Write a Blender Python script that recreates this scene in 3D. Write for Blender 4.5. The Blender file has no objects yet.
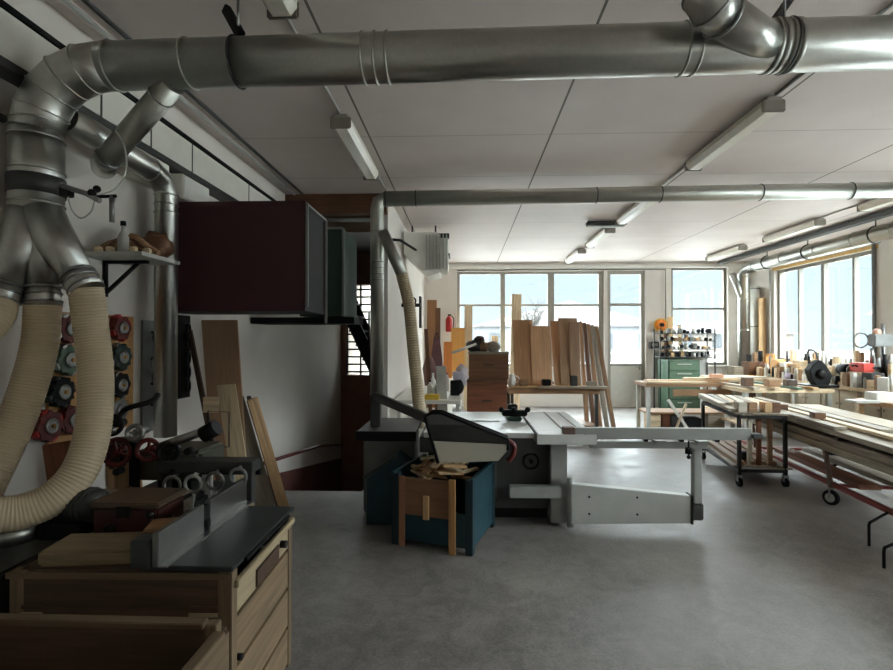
import bpy, bmesh, math, random
from mathutils import Vector, Matrix, noise
random.seed(7)
V = Vector
C = bpy.context.scene.collection
PI = math.pi
R = math.radians

# ---------------------------------------------------------------- camera
YAW = math.atan(0.037)
PIT = math.atan(0.008)
FOC = 500.0
CAM = V((0, 0, 1.7))
Fh = V((-math.sin(YAW), math.cos(YAW), 0))
Rt = V((math.cos(YAW), math.sin(YAW), 0))
Fw = Fh * math.cos(PIT) + V((0, 0, 1)) * math.sin(PIT)
Up = Rt.cross(Fw)
def ray(px, py):
    return Fw + Rt * ((px - 446.5) / FOC) + Up * ((335 - py) / FOC)
def P(px, py, d):            # point seen at a pixel of the photograph, d metres into the room
    r = ray(px, py); return CAM + r * (d / r.y)
def PZ(px, py, z):           # point seen at a pixel, at height z
    r = ray(px, py); return CAM + r * ((z - CAM.z) / r.z)
def PW(px, py, x):           # point seen at a pixel, on the plane at that x
    r = ray(px, py); return CAM + r * (x / r.x)
cam = bpy.data.cameras.new('camera'); cam.sensor_width = 36; cam.lens = 36 * FOC / 893
co = bpy.data.objects.new('camera', cam); C.objects.link(co)
co.matrix_world = Matrix(((Rt.x, Up.x, -Fw.x, 0), (Rt.y, Up.y, -Fw.y, 0), (Rt.z, Up.z, -Fw.z, 1.7), (0, 0, 0, 1)))
bpy.context.scene.camera = co
cam.clip_end = 500; cam.clip_start = 0.02

# ---------------------------------------------------------------- materials
def lin(c):
    return tuple((x / 12.92 if x <= .04045 else ((x + .055) / 1.055) ** 2.4) for x in [v / 255 for v in c]) + (1,)
def newmat(name):
    m = bpy.data.materials.new(name); m.use_nodes = True
    nt = m.node_tree; b = nt.nodes['Principled BSDF']; return m, nt, b
def N(nt, t, **k):
    n = nt.nodes.new(t)
    for a, v in k.items():
        if a in n.inputs: n.inputs[a].default_value = v
        else: setattr(n, a, v)
    return n
def ramp(nt, fac, c0, c1, p0=.3, p1=.7):
    r = nt.nodes.new('ShaderNodeValToRGB'); r.color_ramp.elements[0].color = c0; r.color_ramp.elements[1].color = c1
    r.color_ramp.elements[0].position = p0; r.color_ramp.elements[1].position = p1
    nt.links.new(fac, r.inputs[0]); return r.outputs[0]
_pl = {}
def plain(rgb, rough=.6, metal=0, var=.12, scale=9, bump=.0, name=None):
    key = (tuple(rgb), rough, metal, var, scale, bump)
    if key in _pl: return _pl[key]
    m, nt, b = newmat(name or 'paint_%d_%d_%d' % tuple(rgb)); c = lin(rgb)
    tc = N(nt, 'ShaderNodeTexCoord'); no = N(nt, 'ShaderNodeTexNoise', Scale=scale, Detail=6.0)
    nt.links.new(tc.outputs['Object'], no.inputs['Vector'])
    a = tuple(x * (1 - var) for x in c[:3]) + (1,); d = tuple(min(1, x * (1 + var)) for x in c[:3]) + (1,)
    nt.links.new(ramp(nt, no.outputs['Fac'], a, d), b.inputs['Base Color'])
    b.inputs['Roughness'].default_value = rough; b.inputs['Metallic'].default_value = metal
    if bump:
        bp = N(nt, 'ShaderNodeBump', Strength=bump, Distance=.01); nt.links.new(no.outputs['Fac'], bp.inputs['Height'])
        nt.links.new(bp.outputs[0], b.inputs['Normal'])
    if max(rgb) < 45: b.inputs['Specular IOR Level'].default_value = .2
    _pl[key] = m; return m
_wd = {}
def wood(rgb, rough=.6, contrast=.3, name=None):
    key = (tuple(rgb), rough, contrast)
    if key in _wd: return _wd[key]
    m, nt, b = newmat(name or 'wood_%d_%d_%d' % tuple(rgb)); c = lin(rgb)
    tc = N(nt, 'ShaderNodeTexCoord'); mp = N(nt, 'ShaderNodeMapping'); mp.inputs['Scale'].default_value = (1.3, 22, 22)
    oi = N(nt, 'ShaderNodeObjectInfo'); ad = N(nt, 'ShaderNodeVectorMath', operation='ADD')
    cx = N(nt, 'ShaderNodeCombineXYZ'); mu = N(nt, 'ShaderNodeMath', operation='MULTIPLY'); mu.inputs[1].default_value = 37
    nt.links.new(oi.outputs['Random'], mu.inputs[0])
    for i in range(3): nt.links.new(mu.outputs[0], cx.inputs[i])
    nt.links.new(tc.outputs['Object'], ad.inputs[0]); nt.links.new(cx.outputs[0], ad.inputs[1])
    nt.links.new(ad.outputs[0], mp.inputs['Vector'])
    no = N(nt, 'ShaderNodeTexNoise', Scale=1.6, Detail=7.0, Distortion=.8); nt.links.new(mp.outputs[0], no.inputs['Vector'])
    a = tuple(x * (1 - contrast) for x in c[:3]) + (1,); d = tuple(min(1, x * (1 + contrast * .6)) for x in c[:3]) + (1,)
    r = ramp(nt, no.outputs['Fac'], a, d, .32, .66)
    hs = N(nt, 'ShaderNodeHueSaturation'); mr = N(nt, 'ShaderNodeMapRange'); mr.inputs[3].default_value = .82; mr.inputs[4].default_value = 1.15
    nt.links.new(oi.outputs['Random'], mr.inputs[0]); nt.links.new(mr.outputs[0], hs.inputs['Value']); nt.links.new(r, hs.inputs['Color'])
    nt.links.new(hs.outputs[0], b.inputs['Base Color']); b.inputs['Roughness'].default_value = rough
    bp = N(nt, 'ShaderNodeBump', Strength=.15, Distance=.004); nt.links.new(no.outputs['Fac'], bp.inputs['Height']); nt.links.new(bp.outputs[0], b.inputs['Normal'])
    _wd[key] = m; return m
def galv(name, rgb, rough, spread=.03):
    m, nt, b = newmat(name); c = lin(rgb)
    tc = N(nt, 'ShaderNodeTexCoord'); vo = N(nt, 'ShaderNodeTexVoronoi', Scale=55.0); no = N(nt, 'ShaderNodeTexNoise', Scale=5.0, Detail=5.0)
    nt.links.new(tc.outputs['Object'], vo.inputs['Vector']); nt.links.new(tc.outputs['Object'], no.inputs['Vector'])
    mx = N(nt, 'ShaderNodeMix', data_type='RGBA'); mx.inputs[0].default_value = .3
    r1 = ramp(nt, no.outputs['Fac'], tuple(x * .86 for x in c[:3]) + (1,), tuple(min(1, x * 1.08) for x in c[:3]) + (1,), .2, .8)
    bw = N(nt, 'ShaderNodeRGBToBW'); nt.links.new(vo.outputs['Color'], bw.inputs[0])
    r2 = ramp(nt, bw.outputs[0], tuple(x * .88 for x in c[:3]) + (1,), tuple(min(1, x * 1.08) for x in c[:3]) + (1,), .2, .8)
    nt.links.new(r1, mx.inputs[6]); nt.links.new(r2, mx.inputs[7]); nt.links.new(mx.outputs[2], b.inputs['Base Color'])
    mr = N(nt, 'ShaderNodeMapRange'); mr.inputs[3].default_value = rough - spread; mr.inputs[4].default_value = rough + spread
    nt.links.new(no.outputs['Fac'], mr.inputs[0]); nt.links.new(mr.outputs[0], b.inputs['Roughness'])
    b.inputs['Metallic'].default_value = 1; return m
GALV = galv('galvanised_sheet', (188, 188, 182), .32)
GALV2 = galv('dull_galvanised_sheet', (178, 178, 170), .40)
STEEL = galv('machined_steel', (150, 150, 148), .35)
DKSTEEL = plain((84, 86, 86), .35, .75, .1, 7)
IRON = plain((38, 37, 36), .5, .6, .3, 12, .1)
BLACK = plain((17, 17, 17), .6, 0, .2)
DKGREY = plain((58, 58, 56), .5, .2, .2)
MGREY = plain((120, 121, 118), .5, .1, .1)
LGREY = plain((178, 178, 172), .5, 0, .08)
WHITE = plain((218, 216, 208), .55, 0, .05)
PLAST = plain((214, 210, 200), .4, 0, .04)
PINE = wood((196, 160, 116)); OAK = wood((150, 114, 80)); BROWN = wood((108, 72, 46)); DKWOOD = wood((72, 50, 34))
PALE = wood((212, 190, 156)); GREYW = wood((150, 138, 120)); BOARD = wood((160, 132, 104), .7, .1); RED_W = wood((128, 76, 48))
MAROON = plain((58, 22, 26), .55, 0, .15, 4); TEAL = plain((22, 56, 64), .5, 0, .25, 6)
RED = plain((170, 30, 28), .4, 0, .15); ORANGE = plain((226, 128, 40), .5, 0, .1); YELLOW = plain((220, 182, 60), .5, 0, .1)
GREEN = plain((72, 96, 76), .5, 0, .15); HOSE = plain((190, 172, 142), .55, 0, .08, 6); DKGREEN = plain((28, 48, 38), .5, 0, .2)
BRASS = plain((160, 118, 60), .35, .9, .2); RUBBER = plain((26, 26, 27), .8, 0, .2); DKRED = plain((92, 26, 22), .45, 0, .3, 14)

def mat_concrete():
    m, nt, b = newmat('worn_concrete_floor')
    g = N(nt, 'ShaderNodeNewGeometry')
    n1 = N(nt, 'ShaderNodeTexNoise', Scale=.8, Detail=8.0, Roughness=.62); n2 = N(nt, 'ShaderNodeTexNoise', Scale=6.0, Detail=8.0, Roughness=.7, Distortion=1.0)
    n3 = N(nt, 'ShaderNodeTexNoise', Scale=60.0, Detail=3.0)
    for n in (n1, n2, n3): nt.links.new(g.outputs['Position'], n.inputs['Vector'])
    r1 = ramp(nt, n1.outputs['Fac'], lin((88, 82, 78)), lin((134, 127, 121)), .36, .62)
    r2 = ramp(nt, n2.outputs['Fac'], lin((62, 56, 53)), lin((172, 166, 159)), .40, .60)
    mx = N(nt, 'ShaderNodeMix', data_type='RGBA'); mx.inputs[0].default_value = .22
    nt.links.new(r1, mx.inputs[6]); nt.links.new(r2, mx.inputs[7])
    mx2 = N(nt, 'ShaderNodeMix', data_type='RGBA'); mx2.inputs[0].default_value = .12
    nt.links.new(mx.outputs[2], mx2.inputs[6]); nt.links.new(ramp(nt, n3.outputs['Fac'], lin((60, 58, 55)), lin((200, 198, 194))), mx2.inputs[7])
    nt.links.new(mx2.outputs[2], b.inputs['Base Color'])
    mr = N(nt, 'ShaderNodeMapRange'); mr.inputs[1].default_value = .3; mr.inputs[2].default_value = .7; mr.inputs[3].default_value = .36; mr.inputs[4].default_value = .6
    nt.links.new(n2.outputs['Fac'], mr.inputs[0]); nt.links.new(mr.outputs[0], b.inputs['Roughness'])
    bp = N(nt, 'ShaderNodeBump', Strength=.05, Distance=.006); nt.links.new(n2.outputs['Fac'], bp.inputs['Height']); nt.links.new(bp.outputs[0], b.inputs['Normal'])
    return m
def mat_ceiling():
    m, nt, b = newmat('ceiling_panels')
    g = N(nt, 'ShaderNodeNewGeometry'); sp = N(nt, 'ShaderNodeSeparateXYZ'); nt.links.new(g.outputs['Position'], sp.inputs[0])
    def line(out, off, step, hw):
        a = N(nt, 'ShaderNodeMath', operation='ADD'); a.inputs[1].default_value = -off + step * 20 + hw; nt.links.new(out, a.inputs[0])
        mo = N(nt, 'ShaderNodeMath', operation='MODULO'); mo.inputs[1].default_value = step; nt.links.new(a.outputs[0], mo.inputs[0])
        lt = N(nt, 'ShaderNodeMath', operation='LESS_THAN'); lt.inputs[1].default_value = 2 * hw; nt.links.new(mo.outputs[0], lt.inputs[0]); return lt.outputs[0]
    lx = line(sp.outputs[0], .81, 1.72, .009); ly = line(sp.outputs[1], 4.73, 1.2, .007)
    hy = N(nt, 'ShaderNodeMath', operation='MULTIPLY'); hy.inputs[1].default_value = .45; nt.links.new(ly, hy.inputs[0])
    mxm = N(nt, 'ShaderNodeMath', operation='MAXIMUM'); nt.links.new(lx, mxm.inputs[0]); nt.links.new(hy.outputs[0], mxm.inputs[1])
    n1 = N(nt, 'ShaderNodeTexNoise', Scale=1.5, Detail=5.0); nt.links.new(g.outputs['Position'], n1.inputs['Vector'])
    c = ramp(nt, n1.outputs['Fac'], lin((204, 192, 187)), lin((214, 203, 197)))
    mx = N(nt, 'ShaderNodeMix', data_type='RGBA'); nt.links.new(mxm.outputs[0], mx.inputs[0]); nt.links.new(c, mx.inputs[6]); mx.inputs[7].default_value = lin((96, 88, 80))
    nt.links.new(mx.outputs[2], b.inputs['Base Color']); b.inputs['Roughness'].default_value = .6
    return m
def mat_glass(name='window_glass', tint=(225, 236, 242), t=.92):
    m, nt, b = newmat(name)
    nt.nodes.remove(b); out = [n for n in nt.nodes if n.type == 'OUTPUT_MATERIAL'][0]
    tr = N(nt, 'ShaderNodeBsdfTransparent'); tr.inputs[0].default_value = lin(tint)
    gl = N(nt, 'ShaderNodeBsdfGlossy'); gl.inputs['Roughness'].default_value = .03
    mx = N(nt, 'ShaderNodeMixShader'); mx.inputs[0].default_value = 1 - t
    nt.links.new(tr.outputs[0], mx.inputs[1]); nt.links.new(gl.outputs[0], mx.inputs[2]); nt.links.new(mx.outputs[0], out.inputs[0]); return m
FLOORM = mat_concrete(); CEILM = mat_ceiling(); GLASS = mat_glass()
PLASTER = plain((212, 206, 198), .8, 0, .06, 1.2, .05)

# ---------------------------------------------------------------- mesh builder
class MB:
    def __init__(s): s.bm = bmesh.new()
    def _add(s, vs, fs, M=None, smooth=False):
        bv = [s.bm.verts.new((M @ V(v)) if M else V(v)) for v in vs]
        for f in fs:
            try:
                q = s.bm.faces.new([bv[i] for i in f]); q.smooth = smooth
            except ValueError: pass
        return bv
    def box(s, a, b, M=None, bev=0):       # min corner, max corner
        x0, y0, z0 = a; x1, y1, z1 = b
        vs = [(x0,y0,z0),(x1,y0,z0),(x1,y1,z0),(x0,y1,z0),(x0,y0,z1),(x1,y0,z1),(x1,y1,z1),(x0,y1,z1)]
        fs = [(0,3,2,1),(4,5,6,7),(0,1,5,4),(1,2,6,5),(2,3,7,6),(3,0,4,7)]
        bv = s._add(vs, fs, M)
        if bev:
            es = {e for v in bv for e in v.link_edges}
            bmesh.ops.bevel(s.bm, geom=list(es), offset=bev, segments=2, affect='EDGES', clamp_overlap=True)
        return s
    def bar(s, p0, p1, w, t=None, hint=(0, 0, 1), bev=0):  # rectangular bar between points
        p0, p1 = V(p0), V(p1); t = t or w; M, L = frame(p0, p1, hint)
        return s.box((0, -w/2, -t/2), (L, w/2, t/2), M, bev)
    def cyl(s, p0, p1, r0, r1=None, seg=20, caps=True, smooth=True):
        r1 = r0 if r1 is None else r1; p0, p1 = V(p0), V(p1); M, L = frame(p0, p1)
        vs = []; fs = []
        for k in range(seg):
            a = 2*PI*k/seg; vs.append((0, r0*math.cos(a), r0*math.sin(a))); vs.append((L, r1*math.cos(a), r1*math.sin(a)))
        for k in range(seg):
            n = (k+1) % seg; fs.append((2*k, 2*n, 2*n+1, 2*k+1))
        bv = s._add(vs, fs, M, smooth)
        if caps:
            for q in ([bv[2*k] for k in range(seg)][::-1], [bv[2*k+1] for k in range(seg)]):
                try: s.bm.faces.new(q)
                except ValueError: pass
        return s
    def lathe(s, c, prof, axis=(0, 0, 1), seg=24, smooth=True):   # prof: (r, h) pairs from c along the axis
        M, _ = frame(V(c), V(c) + V(axis).normalized()); vs = []; fs = []
        for r, h in prof:
            for k in range(seg):
                a = 2*PI*k/seg; vs.append((h, r*math.cos(a), r*math.sin(a)))
        for i in range(len(prof)-1):
            for k in range(seg):
                n = (k+1) % seg; fs.append((i*seg+k, i*seg+n, (i+1)*seg+n, (i+1)*seg+k))
        bv = s._add(vs, fs, M, smooth)
        for i, rev in ((0, True), (len(prof)-1, False)):
            if prof[i][0] > 1e-4:
                q = bv[i*seg:(i+1)*seg]; q = q[::-1] if rev else q
                try: s.bm.faces.new(q)
                except ValueError: pass
        return s
    def tube(s, pts, r, seg=14, smooth=True, n=None, rib=0, pitch=.02, caps=True):
        pts = [V(p) for p in pts]
        if n: pts = catmull(pts, n)
        if rib:
            L = sum((pts[i+1]-pts[i]).length for i in range(len(pts)-1)); m = max(8, int(L/pitch*4)); pts = resample(pts, m)
        rs = r if callable(r) else (lambda t: r)
        vs = []; fs = []; up = None; K = len(pts)
        for i, p in enumerate(pts):
            t = (pts[min(i+1, K-1)] - pts[max(i-1, 0)]).normalized()
            if up is None:
                up = V((0, 0, 1)) if abs(t.z) < .9 else V((1, 0, 0))
            up = (up - t * up.dot(t)).normalized(); sd = t.cross(up)
            rr = rs(i/(K-1)) * (1 + (rib * (1 if (i % 4) < 2 else -1)) )
            for k in range(seg):
                a = 2*PI*k/seg; vs.append(p + up*rr*math.cos(a) + sd*rr*math.sin(a))
        for i in range(K-1):
            for k in range(seg):
                q = (k+1) % seg; fs.append((i*seg+k, i*seg+q, (i+1)*seg+q, (i+1)*seg+k))
        bv = s._add(vs, fs, None, smooth)
        if caps:
            for q in (bv[:seg][::-1], bv[-seg:]):
                try: s.bm.faces.new(q)
                except ValueError: pass
        return s
    def torus(s, c, axis, r0, r1, seg=28, sg=8):
        M, _ = frame(V(c), V(c)+V(axis)); vs = []; fs = []
        for i in range(seg):
            a = 2*PI*i/seg
            for k in range(sg):
                b = 2*PI*k/sg; rr = r0 + r1*math.cos(b); vs.append((r1*math.sin(b), rr*math.cos(a), rr*math.sin(a)))
        for i in range(seg):
            for k in range(sg):
                fs.append((i*sg+k, ((i+1)%seg)*sg+k, ((i+1)%seg)*sg+(k+1)%sg, i*sg+(k+1)%sg))
        s._add(vs, fs, M, True); return s
    def prism(s, poly, o, u, v, th):      # polygon in plane (u,v) at o, extruded by th along u x v
        o, u, v = V(o), V(u).normalized(), V(v).normalized(); w = u.cross(v); n = len(poly)
        vs = [o + u*a + v*b for a, b in poly] + [o + u*a + v*b + w*th for a, b in poly]
        fs = [tuple(range(n))[::-1], tuple(range(n, 2*n))] + [(i, (i+1)%n, n+(i+1)%n, n+i) for i in range(n)]
        s._add(vs, fs); return s
    def ball(s, c, r, sc=(1, 1, 1), seg=16, rough=0, seed=0):
        vs = []; fs = []; rg = seg//2
        for i in range(rg+1):
            th = PI*i/rg
            for k in range(seg):
                a = 2*PI*k/seg; d = V((math.sin(th)*math.cos(a), math.sin(th)*math.sin(a), math.cos(th)))
                f = 1 + (rough*noise.noise(d*2.5 + V((seed, seed*.7, 3))) if rough else 0)
                vs.append(V(c) + V((d.x*r*sc[0]*f, d.y*r*sc[1]*f, d.z*r*sc[2]*f)))
        for i in range(rg):
            for k in range(seg):
                n = (k+1) % seg; fs.append((i*seg+k, (i+1)*seg+k, (i+1)*seg+n, i*seg+n))
        s._add(vs, fs, None, True); bmesh.ops.remove_doubles(s.bm, verts=s.bm.verts[:], dist=1e-5); return s
def frame(p0, p1, hint=(0, 0, 1)):
    x = V(p1) - V(p0); L = x.length; x = x.normalized(); h = V(hint)
    if abs(x.dot(h.normalized())) > .98: h = V((0, 1, 0)) if abs(x.y) < .9 else V((1, 0, 0))
    y = h.cross(x).normalized(); z = x.cross(y)
    return Matrix(((x.x, y.x, z.x, p0[0]), (x.y, y.y, z.y, p0[1]), (x.z, y.z, z.z, p0[2]), (0, 0, 0, 1))), L
def catmull(p, n):
    q = [p[0]*2-p[1]] + p + [p[-1]*2-p[-2]]; out = []
    for i in range(1, len(q)-2):
        for k in range(n):
            t = k/n; a, b, c, d = q[i-1], q[i], q[i+1], q[i+2]
            out.append(.5*((2*b) + (c-a)*t + (2*a-5*b+4*c-d)*t*t + (3*b-a-3*c+d)*t**3))
    out.append(p[-1]); return out
def resample(p, m):
    d = [0]
    for i in range(len(p)-1): d.append(d[-1] + (p[i+1]-p[i]).length)
    out = []; j = 0
    for k in range(m+1):
        t = d[-1]*k/m
        while j < len(p)-2 and d[j+1] < t: j += 1
        s = d[j+1]-d[j]; out.append(p[j].lerp(p[j+1], (t-d[j])/s if s else 0))
    return out

# ---------------------------------------------------------------- object helpers
WM = {}
def _mesh(name, mb, mat, Minv=None):
    if Minv is not None: mb.bm.transform(Minv)
    bmesh.ops.recalc_face_normals(mb.bm, faces=mb.bm.faces[:])
    me = bpy.data.meshes.new(name); mb.bm.to_mesh(me); mb.bm.free(); me.materials.append(mat); return me
def tag(o, label=None, cat=None, group=None, kind=None):
    if label: o['label'] = label
    if cat: o['category'] = cat
    if group: o['group'] = group
    if kind: o['kind'] = kind
    return o
def thing(name, label, cat, loc=(0, 0, 0), rot=0, group=None):
    o = bpy.data.objects.new(name, None); o.empty_display_size = .1; C.objects.link(o)
    o.location = loc; o.rotation_euler = (0, 0, rot)
    WM[o] = Matrix.Translation(V(loc)) @ Matrix.Rotation(rot, 4, 'Z'); return tag(o, label, cat, group)
SPLIT = {'seam', 'joint', 'clamp', 'band', 'collar', 'bolt', 'post', 'slat'}
def islands(mb):                                            # one builder per connected piece
    bm = mb.bm; bm.verts.ensure_lookup_table(); bm.faces.ensure_lookup_table(); seen = {}; out = []
    for v in bm.verts:
        if v in seen: continue
        st = [v]; seen[v] = len(out)
        while st:
            a = st.pop()
            for e in a.link_edges:
                b = e.other_vert(a)
                if b not in seen: seen[b] = seen[v]; st.append(b)
        out.append(None)
    res = [MB() for _ in out]; mp = {}
    for v, i in seen.items(): mp[v] = res[i].bm.verts.new(v.co)
    for f in bm.faces:
        q = res[seen[f.verts[0]]].bm.faces.new([mp[v] for v in f.verts]); q.smooth = f.smooth
    bm.free(); return res
def part(name, mb, mat, root, world=False, label=None, split=None):     # mesh in the root's own coordinates, or in world ones
    if split or (split is None and name in SPLIT):
        r = [part(name, q, mat, root, world, label, False) for q in islands(mb)]
        return r[0]
    me = _mesh(name, mb, mat, WM[root].inverted() if world else None)
    o = bpy.data.objects.new(name, me); C.objects.link(o); o.parent = root; WM[o] = WM[root]
    if label: o['label'] = label
    return o
def solo(name, mb, mat, label, cat, group=None, kind=None):   # a thing that is one mesh, given in world coordinates
    vs = [v.co for v in mb.bm.verts]
    mn = V([min(v[i] for v in vs) for i in range(3)]); mx = V([max(v[i] for v in vs) for i in range(3)])
    c = V(((mn.x+mx.x)/2, (mn.y+mx.y)/2, mn.z))
    me = _mesh(name, mb, mat, Matrix.Translation(-c)); o = bpy.data.objects.new(name, me); C.objects.link(o); o.location = c
    WM[o] = Matrix.Translation(c); return tag(o, label, cat, group, kind)
def struct(name, mb, mat):
    me = _mesh(name, mb, mat); o = bpy.data.objects.new(name, me); C.objects.link(o); o['kind'] = 'structure'; WM[o] = Matrix.Identity(4); return o
def plank(name, p0, p1, w, t, mat, label=None, cat=None, group=None, root=None, hint=(0, 0, 1), bev=.003, mesh=None):
    """board whose own X axis (the grain) runs from p0 to p1, width across, thickness along the hint"""
    M, L = frame(V(p0), V(p1), hint)
    if mesh is None:
        mb = MB(); mb.box((0, -w/2, -t/2), (L, w/2, t/2), None, bev); me = _mesh(name, mb, mat)
    else: me = mesh
    o = bpy.data.objects.new(name, me); C.objects.link(o)
    if root: o.parent = root; o.matrix_basis = WM[root].inverted() @ M
    else: o.matrix_basis = M
    WM[o] = M
    if label: o['label'] = label
    return tag(o, None, cat, group)
def dup(root, loc, rot=None, label=None, group=None):
    def cp(o, par):
        c = o.copy(); C.objects.link(c); c.parent = par
        for ch in list(o.children): cp(ch, c)
        return c
    r = cp(root, None); r.location = loc
    if rot is not None: r.rotation_euler = (0, 0, rot)
    if label: r['label'] = label
    if group: r['group'] = group
    return r
# ================================================================ THE ROOM
XL, XR, YB, YF, ZC = -2.4, 7.1, 12.7, -1.6, 3.63
PX0, PY0 = -1.15, 5.55           # the stairwell opening: x from XL to PX0, y from PY0 back
m = MB()
m.box((PX0, YF, -.25), (XR, YB, 0)); m.box((XL, YF, -.25), (PX0, PY0, 0)); struct('floor', m, FLOORM)
m = MB(); m.box((XL-.2, YF-.2, ZC), (XR+.2, YB+.2, ZC+.25)); struct('ceiling', m, CEILM)
m = MB(); m.box((XL-.2, YF-.2, -3.2), (XL, YB, ZC)); struct('wall_left', m, PLASTER)
m = MB(); m.box((XL, YF-.2, -.25), (XR+.2, YF, ZC)); struct('wall_front', m, PLASTER)
# back wall with openings
def wall_openings(fix, a0, a1, z0, z1, ops, th, axis):
    m = MB(); cur = a0
    def bx(p, q, zl, zh):
        if q-p < 1e-4 or zh-zl < 1e-4: return
        m.box(*(((p, fix, zl), (q, fix+th, zh)) if axis == 'x' else ((fix, p, zl), (fix+th, q, zh))))
    for (p, q, zl, zh) in ops:
        bx(cur, p, z0, z1); bx(p, q, z0, zl); bx(p, q, zh, z1); cur = q
    bx(cur, a1, z0, z1); return m
W1 = (-.2, 3.5, 1.0, 3.42); DR = (3.58, 4.52, 0, 3.42); W2 = (5.16, 6.55, 1.05, 3.5)
struct('wall_back', wall_openings(YB, -1.04, XR+.2, -.25, ZC, [W1, DR, W2], .25, 'x'), PLASTER)
W3 = (8.92, 11.75, 1.2, 3.27); W4 = (5.0, 8.1, 1.2, 3.27); W5 = (-.2, 4.3, 1.2, 3.4)
struct('wall_right', wall_openings(XR, YF, YB, -.25, ZC, [W5, W4, W3], .25, 'y'), PLASTER)
FRAME = plain((152, 148, 138), .5, 0, .06); FRAME2 = plain((128, 124, 114), .5, 0, .06)
def window(name, fix, op, mull, trans, axis, mat=FRAME, w=.07, sill=True, glass=GLASS, inset=.08):
    a0, a1, z0, z1 = op
    def B(m, p, q, zl, zh, d0=0, d1=.07):
        m.box(*(((p, fix+inset+d0, zl), (q, fix+inset+d1, zh)) if axis == 'x' else ((fix+inset+d0, p, zl), (fix+inset+d1, q, zh))))
    m = MB()
    B(m, a0, a0+w, z0, z1); B(m, a1-w, a1, z0, z1); B(m, a0+w, a1-w, z0, z0+w); B(m, a0+w, a1-w, z1-w, z1)
    for x, mw in mull: B(m, x-mw/2, x+mw/2, z0+w, z1-w, -.01, .08)
    for p, q, z in trans: B(m, p, q, z-.025, z+.025, .005, .065)
    fr = struct(name, m, mat)
    if sill:
        s = MB(); B(s, a0-.04, a1+.04, z0-.04, z0, -inset-.06, .0); part('window_sill', s, WHITE, fr)
    xs = [a0+w] + [x for x, _ in mull] + [a1-w]
    for i in range(len(xs)-1):
        g = MB(); B(g, xs[i]+.01, xs[i+1]-.01, z0+w*.5, z1-w*.5, .03, .036); part('pane', g, glass, fr)
    return fr
window('window_1', YB, W1, [(.96, .12), (2.18, .16), (3.4, .05)], [(-.13, .9, 2.56), (1.02, 2.1, 2.56), (2.26, 3.43, 2.56)], 'x')
window('window_2', YB, W2, [], [(5.2, 6.5, 2.46)], 'x', FRAME2)
window('window_3', XR, W3, [(9.5, .05), (10.3, .09), (11.02, .05)], [], 'y', FRAME2, glass=GLASS)
window('window_4', XR, W4, [(6.0, .05), (7.0, .09)], [], 'y', FRAME2)
window('window_5', XR, W5, [(2.0, .05), (3.0, .09)], [], 'y', FRAME2)  # out of view, made wide to brighten the left wall
m = MB(); m.box((XR-.02, 8.86, 3.27), (XR+.01, 11.8, 3.33)); struct('trim_1', m, wood((200, 160, 96)))
# glazed door
a0, a1, z0, z1 = DR; y = YB+.06
m = MB(); m.box((a0, y, 0), (a0+.09, y+.09, z1)); m.box((a1-.09, y, 0), (a1, y+.09, z1)); m.box((a0+.09, y, z1-.09), (a1-.09, y+.09, z1)); m.box((a0+.09, y, 2.53), (a1-.09, y+.08, 2.6))
dr = struct('door_1', m, FRAME)
m = MB(); m.box((a0+.09, y+.02, .0), (a1-.09, y+.06, 1.02)); part('door_panel', m, WHITE, dr)
m = MB(); m.box((a0+.09, y+.0, 1.02), (a1-.09, y+.05, 1.08)); part('mid_rail', m, FRAME, dr)
m = MB(); m.box((a0+.09, y+.03, 1.08), (a1-.09, y+.036, 2.53)); m.box((a0+.09, y+.03, 2.6), (a1-.09, y+.036, z1-.09)); part('pane', m, GLASS, dr)
m = MB(); m.cyl((a1-.13, y, 1.0), (a1-.13, y-.05, 1.0), .012); m.cyl((a1-.13, y-.05, 1.0), (a1-.24, y-.05, 1.0), .011); m.box((a1-.15, y-.008, .92), (a1-.11, y+.0, 1.08)); part('door_handle', m, STEEL, dr)
# header strip over back windows, pipe along it
m = MB(); m.box((-1.0, YB-.06, 3.48), (XR, YB, 3.56)); struct('trim_2', m, WHITE)
# partition beside the stairs, from the shaft floor up
m = MB(); m.box((-1.04-.12, 6.7, -3.2), (-1.04, YB+.2, ZC)); struct('wall_stairs', m, PLASTER)
m = MB(); m.box((PX0, PY0-.0, -3.2), (PX0+.11, 6.7, -.25)); m.box((XL, PY0-.2, -3.2), (PX0+.11, PY0, -.25)); struct('wall_shaft', m, MAROON)
m = MB(); m.box((XL-.2, PY0-.2, -3.4), (-1.04, YB+.2, -3.2)); struct('floor_landing', m, DKGREY)
# far wall of the stairwell with its barred window
struct('wall_stairs_end', wall_openings(9.6, XL, -1.16, -3.2, ZC, [(-2.3, -1.5, 1.0, 2.75)], .2, 'x'), plain((140, 104, 88), .8, 0, .1))
m = MB()
for i in range(12): m.box((-2.3, 9.62, 1.05+i*.145), (-1.5, 9.66, 1.08+i*.145))
for x in (-2.3, -2.04, -1.78, -1.53): m.box((x, 9.64, 1.0), (x+.03, 9.68, 2.75))
st = struct('window_6', m, IRON)
m = MB(); m.box((-2.3, 9.72, 1.0), (-1.5, 9.726, 2.75)); part('pane', m, GLASS, st)
# timber header across the stairwell, and its dark soffit
plank('trim_3', (XL, 6.65, 3.5), (-1.04, 6.65, 3.5), .16, .26, BROWN, hint=(0, 0, 1))['kind'] = 'structure'
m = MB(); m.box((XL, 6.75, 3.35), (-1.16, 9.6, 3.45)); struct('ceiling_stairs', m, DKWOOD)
plank('trim_4', (XL, 6.8, 3.22), (-1.16, 6.8, 3.22), .14, .14, DKWOOD, hint=(0, 0, 1))['kind'] = 'structure'
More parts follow.
